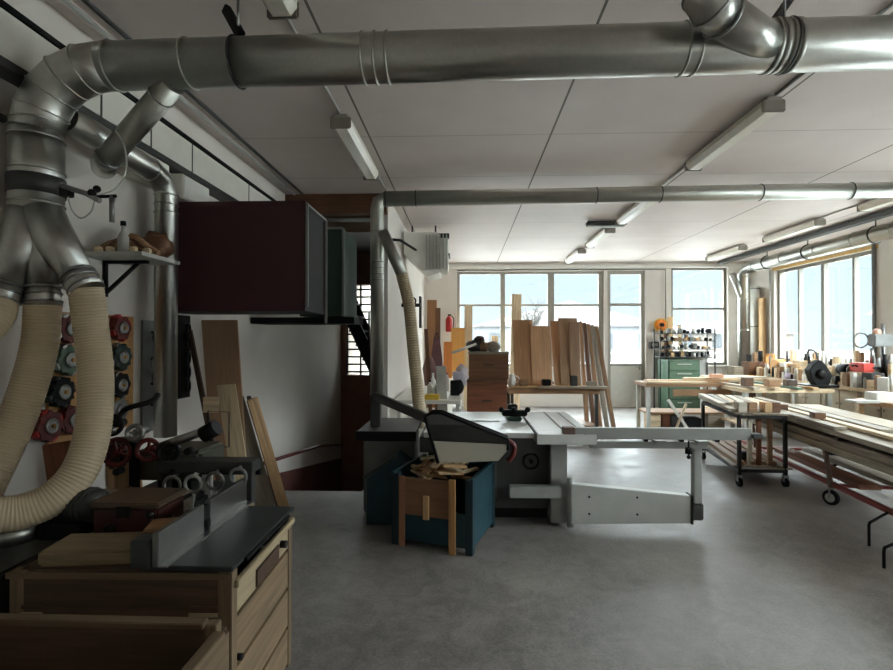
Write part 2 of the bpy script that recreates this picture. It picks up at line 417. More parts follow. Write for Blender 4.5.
# maroon dado that drops with the stairs along the left wall
m = MB(); m.prism([(PY0, .12), (9.6, -.6), (9.6, -3.2), (PY0, -3.2)], (XL+.001, 0, 0), (0, 1, 0), (0, 0, 1), .02); struct('trim_5', m, plain((96, 56, 50), .6, 0, .15))
# stairs going down
t = thing('staircase', 'dark stone flight of steps going down beside the left wall', 'stairs', (-1.78, PY0, -3.2))
m = MB()
for i in range(16):
    z = -.2*(i+1); y0 = PY0+.01+i*.24
    if y0 > 9.3: break
    m.box((XL+.03, y0, -3.2), (PX0-.03, y0+.24, z))
part('flight', m, plain((120, 84, 74), .7, 0, .2), t, world=True)
# handrail on wall
t = thing('handrail', 'slim dark handrail sloping down the white wall at the stair opening', 'handrail', (XL+.08, 5.7, .6))
m = MB(); m.tube([(XL+.09, 5.45, .3), (XL+.09, 7.9, .0), (XL+.09, 9.4, -.3)], .022); part('rail', m, DKRED, t, world=True)
for yy in (5.6, 6.8, 8.0):
    m = MB(); zz = .3-(yy-5.45)*.122; m.cyl((XL, yy, zz-.04), (XL+.09, yy, zz-.01), .009); part('bracket', m, IRON, t, world=True)
# open metal stair going up in the shaft
t = thing('open_riser_stair', 'black open-tread metal stair climbing in front of the barred stairwell window', 'stairs', (-1.6, 8.8, 1.0))
m = MB(); m.bar((-1.3, 8.9, .8), (-2.28, 8.9, 2.9), .05, .2, hint=(0, 0, 1)); part('stringer', m, IRON, t, world=True)
m = MB(); m.bar((-1.3, 8.2, .8), (-2.28, 8.2, 2.9), .05, .2, hint=(0, 0, 1)); part('stringer', m, IRON, t, world=True)
for i in range(9):
    m = MB(); x = -1.36-i*.11; z = .86+i*.24; m.box((x-.12, 8.22, z), (x+.12, 8.88, z+.035)); part('tread', m, IRON, t, world=True)
for i in range(4):
    m = MB(); x = -1.3-i*.28; z = .95+i*.58; m.cyl((x, 8.18, z), (x, 8.18, z+.6), .016, seg=8); part('baluster', m, IRON, t, world=True)
# outside: ground, railing, houses beyond
m = MB(); m.box((-60, YB+.3, -.5), (90, 90, -.3)); m.box((XR+.3, -50, -.5), (90, YB+.3, -.3)); struct('ground', m, plain((150, 150, 148), .9, 0, .1, .4))
t = thing('balcony_railing', 'pale metal railing with upright bars outside the back windows', 'railing', (3, 14.2, -.3))
m = MB(); m.box((-1.5, 14.2, 1.28), (7.6, 14.25, 1.33)); m.box((-1.5, 14.2, .5), (7.6, 14.25, .54)); part('rail', m, LGREY, t, world=True)
m = MB()
for i in range(61): m.box((-1.5+i*.15, 14.21, .5), (-1.48+i*.15, 14.23, 1.3))
part('bars', m, LGREY, t, world=True)['kind'] = 'stuff'
for xx in (-1.5, 1.5, 4.5, 7.55):
    m = MB(); m.box((xx, 14.19, -.3), (xx+.05, 14.26, 1.3)); part('post', m, LGREY, t, world=True)
def house(loc, w, d, h, roof, mat, label, nx, nz, face):
    t = thing('building', label, 'building', loc)
    m = MB(); m.box((-w/2, -d/2, 0), (w/2, d/2, h)); part('walls', m, mat, t)
    m = MB(); m.prism([(-w/2-.4, h), (w/2+.4, h), (0, h+roof)], (0, d/2+.3, 0), (1, 0, 0), (0, 0, 1), d+.6); part('roof', m, plain((110, 106, 106), .8), t)  # roof grey is lightened to put distance haze into its colour
    for i in range(nx):
        for k in range(nz):
            m = MB(); z = 1.2+k*2.9
            if face == 'y': x = -w/2+(i+.5)*w/nx; m.box((x-.5, -d/2-.03, z), (x+.5, -d/2+.02, z+1.4))
            else: y = -d/2+(i+.5)*d/nx; m.box((-w/2-.03, y-.5, z), (-w/2+.02, y+.5, z+1.4))
            part('window', m, plain((50, 54, 58), .4), t)
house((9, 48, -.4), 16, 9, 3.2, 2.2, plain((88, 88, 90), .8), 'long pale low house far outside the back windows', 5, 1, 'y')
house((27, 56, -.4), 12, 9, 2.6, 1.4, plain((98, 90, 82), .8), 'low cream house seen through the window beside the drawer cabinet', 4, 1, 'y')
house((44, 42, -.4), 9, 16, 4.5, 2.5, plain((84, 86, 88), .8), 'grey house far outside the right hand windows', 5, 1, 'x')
def tree(loc, h, seed, label):
    t = thing('bare_tree', label, 'tree', loc); rg = random.Random(seed)
    m = MB(); m.cyl((0, 0, 0), (0, 0, h*.55), .18, .1, 8)
    part('trunk', m, plain((56, 50, 46), .9), t); m = MB()
    for i in range(46):
        a = rg.uniform(0, 6.28); z = h*rg.uniform(.25, .6); L = h*rg.uniform(.2, .42)
        p = V((0, 0, z)); q = p+V((math.cos(a)*L*.6, math.sin(a)*L*.6, L*.8)); m.cyl(p, q, .05, .015, 5)
        for j in range(4):
            s = p.lerp(q, rg.uniform(.3, .9)); m.cyl(s, s+V((rg.uniform(-.8, .8), rg.uniform(-.8, .8), rg.uniform(.3, 1))), .02, .006, 4)
    part('branches', m, plain((60, 56, 52), .9), t)
tree((15.5, 28, -.3), 5.0, 1, 'bare tree outside the window beside the drawer cabinet')
tree((26, 30, -.3), 5.5, 2, 'bare tree outside the far half of the right hand windows')
tree((27, 24, -.3), 4.5, 3, 'bare tree outside the near half of the right hand windows')
tree((3.2, 26, -.3), 4.0, 4, 'small bare tree outside the long back window')

# ---------------------------------------------------------------- light
w = bpy.data.worlds.new('overcast_sky'); bpy.context.scene.world = w; w.use_nodes = True; nt = w.node_tree
bg = nt.nodes['Background']; tc = N(nt, 'ShaderNodeTexCoord'); sp = N(nt, 'ShaderNodeSeparateXYZ'); nt.links.new(tc.outputs['Generated'], sp.inputs[0])
rp = nt.nodes.new('ShaderNodeValToRGB'); e = rp.color_ramp.elements
e[0].position = 0; e[0].color = (1, 1, .98, 1); e[1].position = 1; e[1].color = (10.5, 9.7, 8.9, 1)
for pos, c in ((.5, (.46, .46, .45, 1)), (.578, (.40, .418, .428, 1)), (.62, (9.6, 8.9, 8.2, 1))):
    x = rp.color_ramp.elements.new(pos); x.color = c
mr = N(nt, 'ShaderNodeMapRange'); mr.inputs[1].default_value = -1; mr.inputs[2].default_value = 1
nz = N(nt, 'ShaderNodeTexNoise', Scale=3.0, Detail=5.0); nt.links.new(tc.outputs['Generated'], nz.inputs['Vector'])
nt.links.new(sp.outputs[2], mr.inputs[0]); nt.links.new(mr.outputs[0], rp.inputs[0])
mx = N(nt, 'ShaderNodeMix', data_type='RGBA', blend_type='MULTIPLY'); mx.inputs[0].default_value = 1
nt.links.new(rp.outputs[0], mx.inputs[6]); nt.links.new(ramp(nt, nz.outputs['Fac'], (.88, .9, .93, 1), (1.1, 1.08, 1.06, 1)), mx.inputs[7])
nt.links.new(mx.outputs[2], bg.inputs[0]); bg.inputs[1].default_value = 1.0
w.cycles.sampling_method = 'AUTOMATIC'
def portal(loc, rot, sx, sy):
    l = bpy.data.lights.new('window_portal', 'AREA'); l.shape = 'RECTANGLE'; l.size = sx; l.size_y = sy; l.cycles.is_portal = True
    o = bpy.data.objects.new('window_portal', l); C.objects.link(o); o.location = loc; o.rotation_euler = rot
for (a0, a1, z0, z1) in (W1, DR, W2): portal(((a0+a1)/2, YB+.24, (z0+z1)/2), (-PI/2, 0, 0), a1-a0, z1-z0)
for (a0, a1, z0, z1) in (W3, W4, W5): portal((XR+.24, (a0+a1)/2, (z0+z1)/2), (0, PI/2, 0), z1-z0, a1-a0)
portal((-1.9, 9.79, 1.87), (-PI/2, 0, 0), .8, 1.75)
sc = bpy.context.scene
sc.view_settings.view_transform = 'Standard'; sc.view_settings.look = 'None'; sc.view_settings.gamma = 1; sc.view_settings.exposure = 1.95
sc.view_settings.use_curve_mapping = False
sc.cycles.max_bounces = 10; sc.cycles.diffuse_bounces = 7; sc.cycles.transparent_max_bounces = 12; sc.cycles.use_denoising = True
sc.cycles.sample_clamp_indirect = 6
# ================================================================ DUCTS AND CEILING THINGS
def band(m, p, ax, r, w=.012, g=.006):
    a = V(ax).normalized()*w; m.cyl(V(p)-a, V(p)+a, r+g, seg=32)
# --- the big duct across the top, its elbow, its drop and the three-way manifold
D = 2.52; r = .119
A = P(108, 66.5, D+.03); B = P(893, 43, D-.02); dirx = (B-A).normalized(); Bx = A + dirx*5.6
XD = P(37, 150, D).x
t = thing('extraction_duct', 'big galvanised round duct crossing the room below the ceiling, bending down at left', 'duct', (A.x, A.y, A.z))
m = MB(); m.cyl(A, Bx, r, seg=40); part('pipe', m, GALV, t, world=True)
# lobster-back elbow in five gores
el = MB(); R0 = (A.x-XD); pts = []
cc = V((A.x, D+.03, A.z-R0))
for i in range(6):
    a = PI/2*i/5; pts.append(cc + V((-R0*math.sin(a), -.03*i/5, R0*math.cos(a))))
el.tube(pts, r, seg=40); part('elbow', el, GALV, t, world=True)
m = MB()
for i in range(1, 5):
    a = PI/2*i/5; m.torus(pts[i], (math.cos(a), 0, math.sin(a)), r+.002, .0045, 40)
for px in (112, 188, 364, 376, 388, 583+98, 693): 
    pp = A + dirx*((P(px, 60, D).x-A.x)/dirx.x); m.torus(pp, dirx, r+.002, .006, 40)
part('seam', m, GALV2, t, world=True)
bot = pts[-1]; z215 = P(36, 212, D).z
m = MB(); m.cyl(bot, (bot.x, bot.y, z215), r, seg=40); part('drop_pipe', m, GALV, t, world=True)
m = MB()
for py in (124, 139, 172, 205): m.torus((bot.x, bot.y, P(36, py, D).z), (0, 0, 1), r+.002, .006, 40)
part('seam', m, GALV2, t, world=True)
m = MB(); m.cyl((bot.x, bot.y, P(36, 196, D).z), (bot.x, bot.y, P(36, 178, D).z), r+.006, seg=40); part('rubber_sleeve', m, DKGREY, t, world=True, label='dark rubber sleeve')
zb = P(42, 283, D).z; top = V((bot.x, bot.y, z215))
ends = [P(6, 285, D-.12), P(42, 288, D-.02), P(78, 276, D-.04)]
for i, e in enumerate(ends):
    m = MB(); m.cyl(top+V((0, 0, .01)), e, .117, .074, 36); part('manifold_branch', m, GALV, t, world=True)
    d = (e-top).normalized(); m = MB(); m.cyl(e-d*.01, e+d*.10, .080, seg=28); part('collar', m, GALV, t, world=True)
    m = MB()
    for k in (0, .035, .075): m.torus(e+d*k, d, .081, .005, 28)
    part('clamp', m, STEEL, t, world=True)
# hoses hanging from it
hs = []
def hose(px, label, rad=.078):
    m = MB(); m.tube(px, rad, seg=24, n=10, rib=.013, pitch=.016)
    hs.append(solo('flexible_hose', m, HOSE, label, 'hose'))
d0 = (ends[0]-top).normalized(); d1 = (ends[1]-top).normalized(); d2 = (ends[2]-top).normalized()
hose([ends[1]+d1*.08, P(40, 345, D-.03), P(26, 395, D-.08), P(8, 440, D-.15), P(-22, 500, D-.3), P(-60, 580, D-.5)], 'beige ribbed hose from the middle outlet, curving down to the left edge', .080)
hose([ends[2]+d2*.08, P(92, 335, D-.03), P(96, 380, D-.06), P(93, 430, D-.12), P(80, 470, D-.2), P(55, 497, D-.28), P(20, 512, D-.36), P(-20, 516, D-.45)], 'beige ribbed hose from the right outlet, bending round to the machine at lower left', .078)
hose([ends[0]+d0*.08, P(-8, 320, D-.2), P(-40, 350, D-.3)], 'short beige hose leaving the left outlet at the photo edge')
# blast gate with lever and cable on the drop
t = thing('blast_gate', 'steel blast gate with lever arm and looped cable beside the duct drop', 'valve', (bot.x+.15, bot.y-.05, P(70, 205, D).z))
m = MB(); q = P(62, 186, D-.1); m.tube([q, P(85, 193, D-.12), P(100, 201, D-.12)], .013, seg=10); part('rod', m, STEEL, t, world=True)
m = MB(); m.box(P(58, 196, D-.1), P(75, 188, D-.06), bev=.004); part('bracket', m, IRON, t, world=True)
m = MB(); m.cyl(P(90, 197, D-.1), P(116, 196, D-.1), .009, seg=8); m.ball(P(97, 189, D-.1), .018); m.ball(P(92, 193, D-.12), .02); part('lever', m, IRON, t, world=True)
m = MB(); m.tube([P(68, 197, D-.1), P(72, 210, D-.1), P(81, 218, D-.1), P(91, 212, D-.1), P(95, 200, D-.1)], .004, seg=6, n=6); m.tube([P(100, 195, D-.1), P(116, 188, D-.1), P(126, 170, D-.1), P(124, 145, D-.1), P(115, 130, D-.1)], .004, seg=6, n=6); part('cable', m, LGREY, t, world=True)
m = MB(); m.cyl(P(112, 196, D-.1), P(112, 222, D-.1), .012, seg=8); part('plunger', m, STEEL, t, world=True)
# lateral branch with round elbow on the big duct, right
t = thing('duct_branch', 'shiny lateral duct branch with round elbow rising off the big duct at the top right', 'duct', P(740, 20, 2.4))
b0 = P(778, 52, D); b1 = P(722, 15, 2.28); m = MB(); m.cyl(b0, b1, .088, seg=32); part('branch_pipe', m, GALV, t, world=True)
e0 = b1; pts2 = [e0, P(712, 6, 2.23), P(705, -6, 2.22), P(702, -22, 2.25), P(706, -40, 2.3), P(706, -75, 2.32)]
m = MB(); m.tube(pts2, .092, seg=32); part('elbow', m, GALV, t, world=True)
m = MB()
for i in range(1, 5): m.torus(pts2[i], pts2[i+1]-pts2[i-1], .094, .0045, 32)
m.torus(b1, b0-b1, .094, .008, 32); part('seam', m, STEEL, t, world=True)
m = MB(); pp = A+dirx*((P(772, 60, D).x-A.x)/dirx.x)
for k in (0, .03, .065, .10): band(m, pp+dirx*(k-.02), dirx, r, .010, .006)
part('collar', m, GALV2, t, world=True)
m = MB(); m.bar(P(775, 20, D), P(792, -4, D+.1), .03); part('bracket', m, IRON, t, world=True)
# strap hangers
for px, py, lab in ((236, 38, 'black strap hanger holding the big duct over the left'), (783, 15, 'black strap hanger holding the big duct behind the branch')):
    pp = A+dirx*((P(px, 60, D).x-A.x)/dirx.x); t = thing('duct_hanger', lab, 'bracket', (pp.x, pp.y, ZC))
    m = MB(); m.cyl((pp.x, pp.y, pp.z+r), (pp.x, pp.y, ZC), .007, seg=8); part('rod', m, STEEL, t, world=True)
    m = MB(); m.box((pp.x-.03, pp.y-.06, ZC-.1), (pp.x+.03, pp.y+.02, ZC-.0), bev=.004); part('foot', m, BLACK, t, world=True)
    if px == 236: m = MB(); m.bar(P(226, 9, D+.1), P(241, 36, D+.02), .035, .05, bev=.004); part('clip', m, BLACK, t, world=True)
    m = MB(); m.torus(pp, dirx, r+.004, .006, 40); part('ring', m, DKGREY, t, world=True)
XWD = P(166, 300, 3.6).x
# --- thinner duct on the left wall: along the wall, elbow, down
t = thing('wall_duct', 'slim galvanised duct running along the left wall, then dropping beside the maroon cupboard', 'duct', (XWD, 3.6, 1.0))
zw = P(166, 178, 3.6).z; rr = .078
m = MB(); m.tube([(XWD, 2.66, zw+.03), (XWD, 3.42, zw), (XWD, 3.53, zw-.03), (XWD, 3.6, zw-.12), (XWD, 3.6, P(166, 436, 3.6).z)], rr, seg=28); part('pipe', m, GALV, t, world=True)
m = MB()
for p, a in (((XWD, 3.40, zw), (0, 1, 0)), ((XWD, 3.6, zw-.13), (0, 0, 1)), ((XWD, 3.6, zw-.2), (0, 0, 1)), ((XWD, 3.6, zw-.26), (0, 0, 1)), ((XWD, 2.95, zw+.015), (0, 1, 0))): m.torus(p, a, rr+.002, .005, 28)
part('seam', m, GALV2, t, world=True)
# diagonal branch from that duct up to the big one
t = thing('diagonal_duct', 'short galvanised duct slanting up from the wall duct into the big duct', 'duct', P(108, 155, 2.85))
q0, q1 = P(108, 158, 2.78), P(172, 84, 2.56)
m = MB(); m.cyl(q0, q1, .062, seg=28); part('pipe', m, GALV2, t, world=True)
m = MB(); m.tube([q0+(q0-q1)*.0, P(104, 163, 2.86), P(104, 168, 2.97)], .066, seg=24); part('elbow', m, GALV, t, world=True)
m = MB(); dd = (q1-q0).normalized(); m.torus(q0, dd, .064, .005, 24); m.torus(q1-dd*.1, dd, .064, .005, 24); part('seam', m, STEEL, t, world=True)
# --- second duct across the room, and its drop beside the stairs
t = thing('rear_duct', 'long dull grey duct crossing the room beyond the ceiling lamps, ending by the stairs', 'duct', (-1.04, 6.2, 3.4))
DD = 6.2; q0 = P(384, 199, DD); q1 = P(893, 190, DD); q2 = q0+(q1-q0)*1.3; q2 = q0+(q2-q0)*((6.42-q0.x)/(q2.x-q0.x))
m = MB(); m.cyl(q0, q2, .095, seg=28); part('pipe', m, GALV2, t, world=True)
m = MB(); du = (q2-q0).normalized()
for px in (386, 416, 596, 660, 760, 850): m.torus(q0+du*(P(px, 195, DD).x-q0.x)/du.x, du, .097, .006, 28)
part('seam', m, DKGREY, t, world=True)
zl = P(378, 398, DD).z
m = MB(); m.tube([q0+du*.02, q0+V((-.07, 0, -.04)), q0+V((-.085, 0, -.13)), V((q0.x-.085, DD, zl))], .085, seg=24); part('drop_pipe', m, GALV2, t, world=True)
m = MB()
for py in (232, 262, 268, 274, 280): m.torus((q0.x-.085, DD, P(378, py, DD).z), (0, 0, 1), .087, .006, 24)
part('seam', m, STEEL, t, world=True)
t = thing('branch_hose', 'beige hose hanging from a grey metal branch of the drop beside the stairs', 'hose', P(420, 400, 5.9))
h0 = P(383, 232, 6.15); h1 = P(402, 275, 6.05)
m = MB(); m.cyl(h0, h1, .07, seg=20); part('metal_branch', m, GALV2, t, world=True, label='grey metal branch')
m = MB(); m.tube([h1, P(409, 305, 6.0), P(413, 345, 5.95), P(417, 385, 5.9), P(421, 428, 5.85)], .072, seg=18, n=8, rib=.03, pitch=.03); part('hose_body', m, HOSE, t, world=True)
# --- duct along the right wall with drop in the corner
t = thing('window_duct', 'silver duct hung above the right hand windows, turning down in the far corner', 'duct', (6.35, 12, 3.3))
zz = 3.38; xx = 6.62
m = MB(); m.tube([(xx, 2.0, zz), (xx, 11.7, zz), (xx-.02, 11.95, zz-.04), (xx-.04, 12.05, zz-.16), (xx-.04, 12.05, .95)], .13, seg=24); part('pipe', m, GALV, t, world=True)
m = MB()
for yy in (7.9, 8.7, 9.6, 10.6, 11.6): m.torus((xx, yy, zz), (0, 1, 0), .132, .01, 24)
for z in (3.15, 2.6, 1.9): m.torus((xx-.04, 12.05, z), (0, 0, 1), .132, .01, 24)
part('seam', m, GALV2, t, world=True)
for yy in (8.3, 9.9, 11.2):
    m = MB(); m.cyl((xx, yy, zz+.12), (xx, yy, ZC), .01, seg=8); m.torus((xx, yy, zz), (0, 1, 0), .136, .012, 24); part('hanger', m, DKGREY, t, world=True)
m = MB(); m.cyl((xx-.04, 12.05, 2.55), (xx-.34, 12.0, 3.25), .07, seg=16); part('branch', m, GALV, t, world=True)
t = thing('cable_tray', 'dark cable tray running below the ceiling over the right hand window duct', 'cable tray', (6.25, 8, ZC-.12))
m = MB(); m.box((6.2, 3.0, ZC-.1), (6.34, 12.5, ZC-.07)); m.box((6.2, 3, ZC-.07), (6.21, 12.5, ZC-.03)); m.box((6.33, 3, ZC-.07), (6.34, 12.5, ZC-.03)); part('tray', m, DKGREY, t, world=True)
for i in range(8):
    m = MB(); m.cyl((6.27, 3.4+i*1.25, ZC-.08), (6.27, 3.4+i*1.25, ZC), .008, seg=8); part('rod', m, IRON, t, world=True)
t = thing('standpipe', 'fat cream round duct standing against the window pier in the far right corner', 'duct', (6.95, 11.3, 0))
m = MB(); m.cyl((6.86, 12.3, .9), (6.86, 12.3, 2.95), .2, seg=28); part('casing', m, WHITE, t, world=True)
m = MB(); m.torus((6.86, 12.3, 2.0), (0, 0, 1), .202, .012); m.torus((6.86, 12.3, 2.9), (0, 0, 1), .202, .012); part('band', m, MGREY, t, world=True)
m = MB(); m.cyl((6.86, 12.3, 0), (6.86, 12.3, .9), .1, seg=20); part('stand', m, MGREY, t, world=True)

# --- fluorescent battens
def batten_proto(name, L):
    t = thing(name, 'x', 'ceiling light', (0, 0, 0))
    m = MB(); m.box((-.06, 0, -.045), (.06, L, 0), bev=.006); part('housing', m, plain((150, 144, 134), .5), t)
    m = MB(); m.prism([(-.085, -.03), (-.085, -.07), (-.05, -.115), (.05, -.115), (.085, -.07), (.085, -.03)], (0, L-.03, -.0), (1, 0, 0), (0, 0, 1), L-.06); part('diffuser', m, plain((214, 208, 194), .35, 0, .05), t)
    for y in (0, L-.03):
        m = MB(); m.box((-.09, y, -.12), (.09, y+.03, -.02), bev=.01); part('end_cap', m, plain((132, 126, 116), .5), t)
    for y in (.04, L-.045):
        m = MB(); m.cyl((-.0, y, -.06), (0, y, -.105), .02, seg=10); part('lamp_holder', m, MGREY, t)
    return t
proto = batten_proto('fluorescent_batten', 1.42)
zf = ZC-.015
spots = [(-1.06, 4.2, 'ceiling batten light left of centre, between the big duct and the stair opening'),
         (-1.02, 1.35, 'ceiling batten light at the top edge, above the left half of the big duct'),
         (2.44, 4.02, 'largest ceiling batten light, right of centre just beyond the big duct'),
         (2.46, 6.55, 'ceiling batten light in the middle, just beyond the rear duct'),
         (2.46, 8.55, 'third ceiling batten light of the middle row, counted from the big duct'),
         (2.46, 10.6, 'middle row ceiling batten light closest to the long back window'),
         (5.62, 5.85, 'right row ceiling batten light at the photo edge under the rear duct'),
         (5.62, 8.1, 'right row ceiling batten light midway along the windows'),
         (5.62, 10.3, 'right row ceiling batten light closest to the far corner')]
for i, (x, y, lab) in enumerate(spots):
    o = proto if i == 0 else dup(proto, (0, 0, 0)); o.location = (x, y, zf); o['label'] = lab; o['group'] = 'fluorescent battens on the ceiling'
t = thing('cross_light', 'short dark ceiling fitting set crosswise to the middle row of battens', 'ceiling light', (2.3, 8.2, ZC-.02))
m = MB(); m.box((1.98, 8.15, ZC-.09), (2.6, 8.28, ZC-.02), bev=.01); part('housing', m, DKGREY, t, world=True)
m = MB(); m.box((2.0, 8.17, ZC-.11), (2.58, 8.26, ZC-.09), bev=.008); part('diffuser', m, LGREY, t, world=True)
def conduit(name, pts, rad, mat, label):
    m = MB(); m.tube(pts, rad, seg=8); return solo(name, m, mat, label, 'conduit')
conduit('conduit', [(-1.06, 2.8, ZC-.012), (-1.06, 4.2, ZC-.012)], .011, LGREY, 'thin pale conduit joining the two left ceiling battens')
conduit('conduit', [(-1.02, 5.64, ZC-.012), (-1.02, 6.5, ZC-.012), (-.5, 6.5, ZC-.012)], .011, LGREY, 'thin pale conduit running on from the left batten to the stair header')
conduit('conduit', [(2.46, -.5, ZC-.012), (2.44, 4.0, ZC-.012)], .012, MGREY, 'thin grey conduit between the big duct and the largest batten')
conduit('conduit', [(2.44, 5.46, ZC-.012), (2.46, 6.6, ZC-.012)], .012, LGREY, 'thin pale conduit between the largest batten and the rear duct')
conduit('conduit', [(5.62, 0, ZC-.012), (5.62, 5.84, ZC-.012)], .012, MGREY, 'thin grey conduit leading to the right batten row')
conduit('conduit', [(5.62, 7.29, ZC-.012), (5.62, 8.08, ZC-.012)], .012, LGREY, 'thin pale conduit between the first two battens of the right row')
# left wall services
conduit('conduit', [(-2.25, .2, ZC-.02), (-2.25, 6.5, ZC-.02)], .02, LGREY, 'pale conduit on the ceiling along the left wall, outermost of the pair')
conduit('conduit', [(-2.14, .2, ZC-.02), (-2.14, 6.5, ZC-.02)], .016, DKGREY, 'dark conduit on the ceiling along the left wall, inner of the pair')
t = thing('cable_trunking', 'long pale boxed trunking on the left wall just below the ceiling', 'trunking', (-2.33, 3, 3.1))
m = MB(); m.box((XL, -.2, 3.10), (XL+.11, 6.4, 3.34), bev=.004); part('casing', m, PLAST, t, world=True)
m = MB(); m.box((XL, -.2, 3.345), (XL+.12, 6.4, 3.375)); part('gap_strip', m, BLACK, t, world=True, label='black strip standing for the dark gap')  # black strip stands for the shaded gap above the casing
m = MB(); m.box((XL, -.2, 3.05), (XL+.12, 6.4, 3.095)); part('lower_rail', m, DKGREY, t, world=True, label='dark rail')
m = MB()
for yy in (2.0, 3.05, 3.55, 4.1, 5.2): m.box((XL+.105, yy, 3.1), (XL+.114, yy+.012, 3.34))
part('joint', m, DKGREY, t, world=True)
for yy, lab in ((3.35, 'white square junction box on the left wall, nearer of the two under the trunking'), (3.95, 'white square junction box on the left wall above the maroon cupboard')):
    t = thing('junction_box', lab, 'junction box', (XL, yy, 2.8))
    m = MB(); m.box((XL, yy, 2.84), (XL+.12, yy+.42, 3.04), bev=.006); part('case', m, PLAST, t, world=True)
    m = MB(); m.box((XL+.12, yy+.015, 2.855), (XL+.126, yy+.405, 3.025)); part('lid', m, WHITE, t, world=True)
conduit('conduit', [(XL+.2, YF+.1, 2.75), (XL+.2, 2.3, 2.75)], .02, IRON, 'dark pipe on the left wall behind the duct drop') 
# fan heater by the stairs partition
t = thing('fan_heater', 'white louvred fan heater hung under the ceiling beside the partition', 'heater', (-.45, 8.2, 2.75))
m = MB(); m.prism([(-1.0, 3.45), (-.42, 3.45), (-.42, 2.78), (-.62, 2.72), (-1.0, 3.1)], (0, 8.9, 0), (1, 0, 0), (0, 0, 1), .75); part('body', m, WHITE, t, world=True)
for i in range(7):
    m = MB(); x = -.64+i*.055; m.box((x, 8.10, 2.84), (x+.022, 8.15, 3.40)); part('louvre', m, LGREY, t, world=True)
m = MB(); m.box((-.42, 8.2, 2.8), (-.28, 8.6, 3.4), bev=.02); part('fan_box', m, WHITE, t, world=True)
m = MB(); m.box((-.275, 8.22, 3.08), (-.25, 8.6, 3.11)); m.box((-.42, 8.12, 3.36), (-.26, 8.3, 3.42)); part('grip', m, IRON, t, world=True)
for x in (-.9, -.5):
    m = MB(); m.bar((x, 8.5, 3.44), (x, 8.5, ZC), .03); part('hanger', m, IRON, t, world=True)
conduit('conduit', [(-1.02, 7.0, 3.1), (-.95, 7.3, 3.15), (-.8, 8.1, 3.15)], .02, BLACK, 'black pipe leading into the white fan heater')
t = thing('wall_valve', 'small dark pipe valve on the white partition below the fan heater', 'valve', (-.98, 8.0, 2.2))
m = MB(); m.cyl((-1.03, 8.1, 2.25), (-.72, 8.1, 2.25), .03, seg=12); part('body', m, IRON, t, world=True)
m = MB(); m.torus((-.85, 8.0, 2.31), (0, 1, 0), .06, .012, 16); m.cyl((-.85, 8.1, 2.28), (-.85, 8.0, 2.31), .012, seg=8); part('wheel', m, IRON, t, world=True)
conduit('conduit', [(-.2, YB-.05, 3.44), (3.0, YB-.05, 3.44), (5.0, YB-.05, 3.44), (5.0, YB-.05, 2.0)], .012, DKGREY, 'thin grey conduit over the long back window')
# ================================================================ LEFT WALL AND FOREGROUND
# --- board of cutter heads
XW = XL
t = thing('tool_board', 'orange plywood board on the left wall behind the hoses, hung with cutter heads', 'board', (XW, 3.2, 1.08))
m = MB(); m.box((XW+.001, PW(45, 400, XW).y, 1.08), (XW+.018, PW(131, 400, XW).y, 1.86), bev=.003); part('panel', m, wood((186, 138, 84), .6, .18), t, world=True)
ypz = lambda px, py: (lambda q: (q.y, q.z))(PW(px, py, XW+.05))
PG = [ypz(67, 329), ypz(66, 360), ypz(59, 392), ypz(46, 426), ypz(119, 328), ypz(119, 357), ypz(118, 385), ypz(117, 410), ypz(70, 420)]
pegs = PG
m = MB()
for y, z in pegs: m.cyl((XW+.018, y, z), (XW+.10, y, z), .012, seg=10)
for y, z in pegs: pass
part('peg', m, BRASS, t, world=True, split=True)
def cutter(x, y, z, r, body, tip, label, teeth=8, th=.05):
    t = thing('cutter_block', label, 'cutter head', (x, y, z), 0, 'cutter heads on the tool board')
    m = MB(); poly = []
    for k in range(teeth*2):
        a = 2*PI*k/(teeth*2); q = r if k % 2 == 0 else r*.86; poly += [(q*math.cos(a-.06), q*math.sin(a-.06)), (q*math.cos(a+.1), q*math.sin(a+.1))]
    m.prism(poly, (0, 0, 0), (0, 1, 0), (0, 0, 1), th); part('body', m, body, t)
    m = MB(); m.lathe((0, 0, 0), [(.03, th+.012), (.03, -.005)][::-1] , (1, 0, 0)); m.torus((th+.004, 0, 0), (1, 0, 0), r*.42, .009, 20, 6); part('hub', m, STEEL, t)
    for k in range(4):
        a = PI/2*k+.4; m = MB(); c = V((th*.5, r*.9*math.cos(a), r*.9*math.sin(a)))
        m.box((-th*.4, -.014, -.02), (th*.4, .014, .02), Matrix.Translation(c) @ Matrix.Rotation(a, 4, 'X')); part('knife', m, tip, t)
    return t
X0 = XW+.03
cutter(X0, *PG[0], .085, DKRED, WHITE, 'dark red cutter head with pale knives, top of the left column on the board')
cutter(X0, *PG[1], .09, GREEN, STEEL, 'green cutter head with bright ring, second down in the left column')
cutter(X0, *PG[2], .088, BLACK, DKGREY, 'plain black cutter head, third down in the left column on the board', 12)
cutter(X0, *PG[3], .09, DKRED, RED, 'dark red cutter head at the bottom of the left column, left of its twin')
cutter(X0, *PG[8], .085, DKRED, DKRED, 'dark red cutter head at the bottom of the board, between both columns')
cutter(X0, *PG[4], .085, DKRED, RED, 'red cutter head at the top of the right column on the board', 6)
cutter(X0, *PG[5], .092, DKGREEN, STEEL, 'dark green and steel cutter head, second down in the right column', 10)
cutter(X0, *PG[6], .088, IRON, STEEL, 'black toothed cutter head, third down in the right column', 7)
cutter(X0, *PG[7], .085, STEEL, BRASS, 'bare steel cutter head at the bottom of the right column', 5)
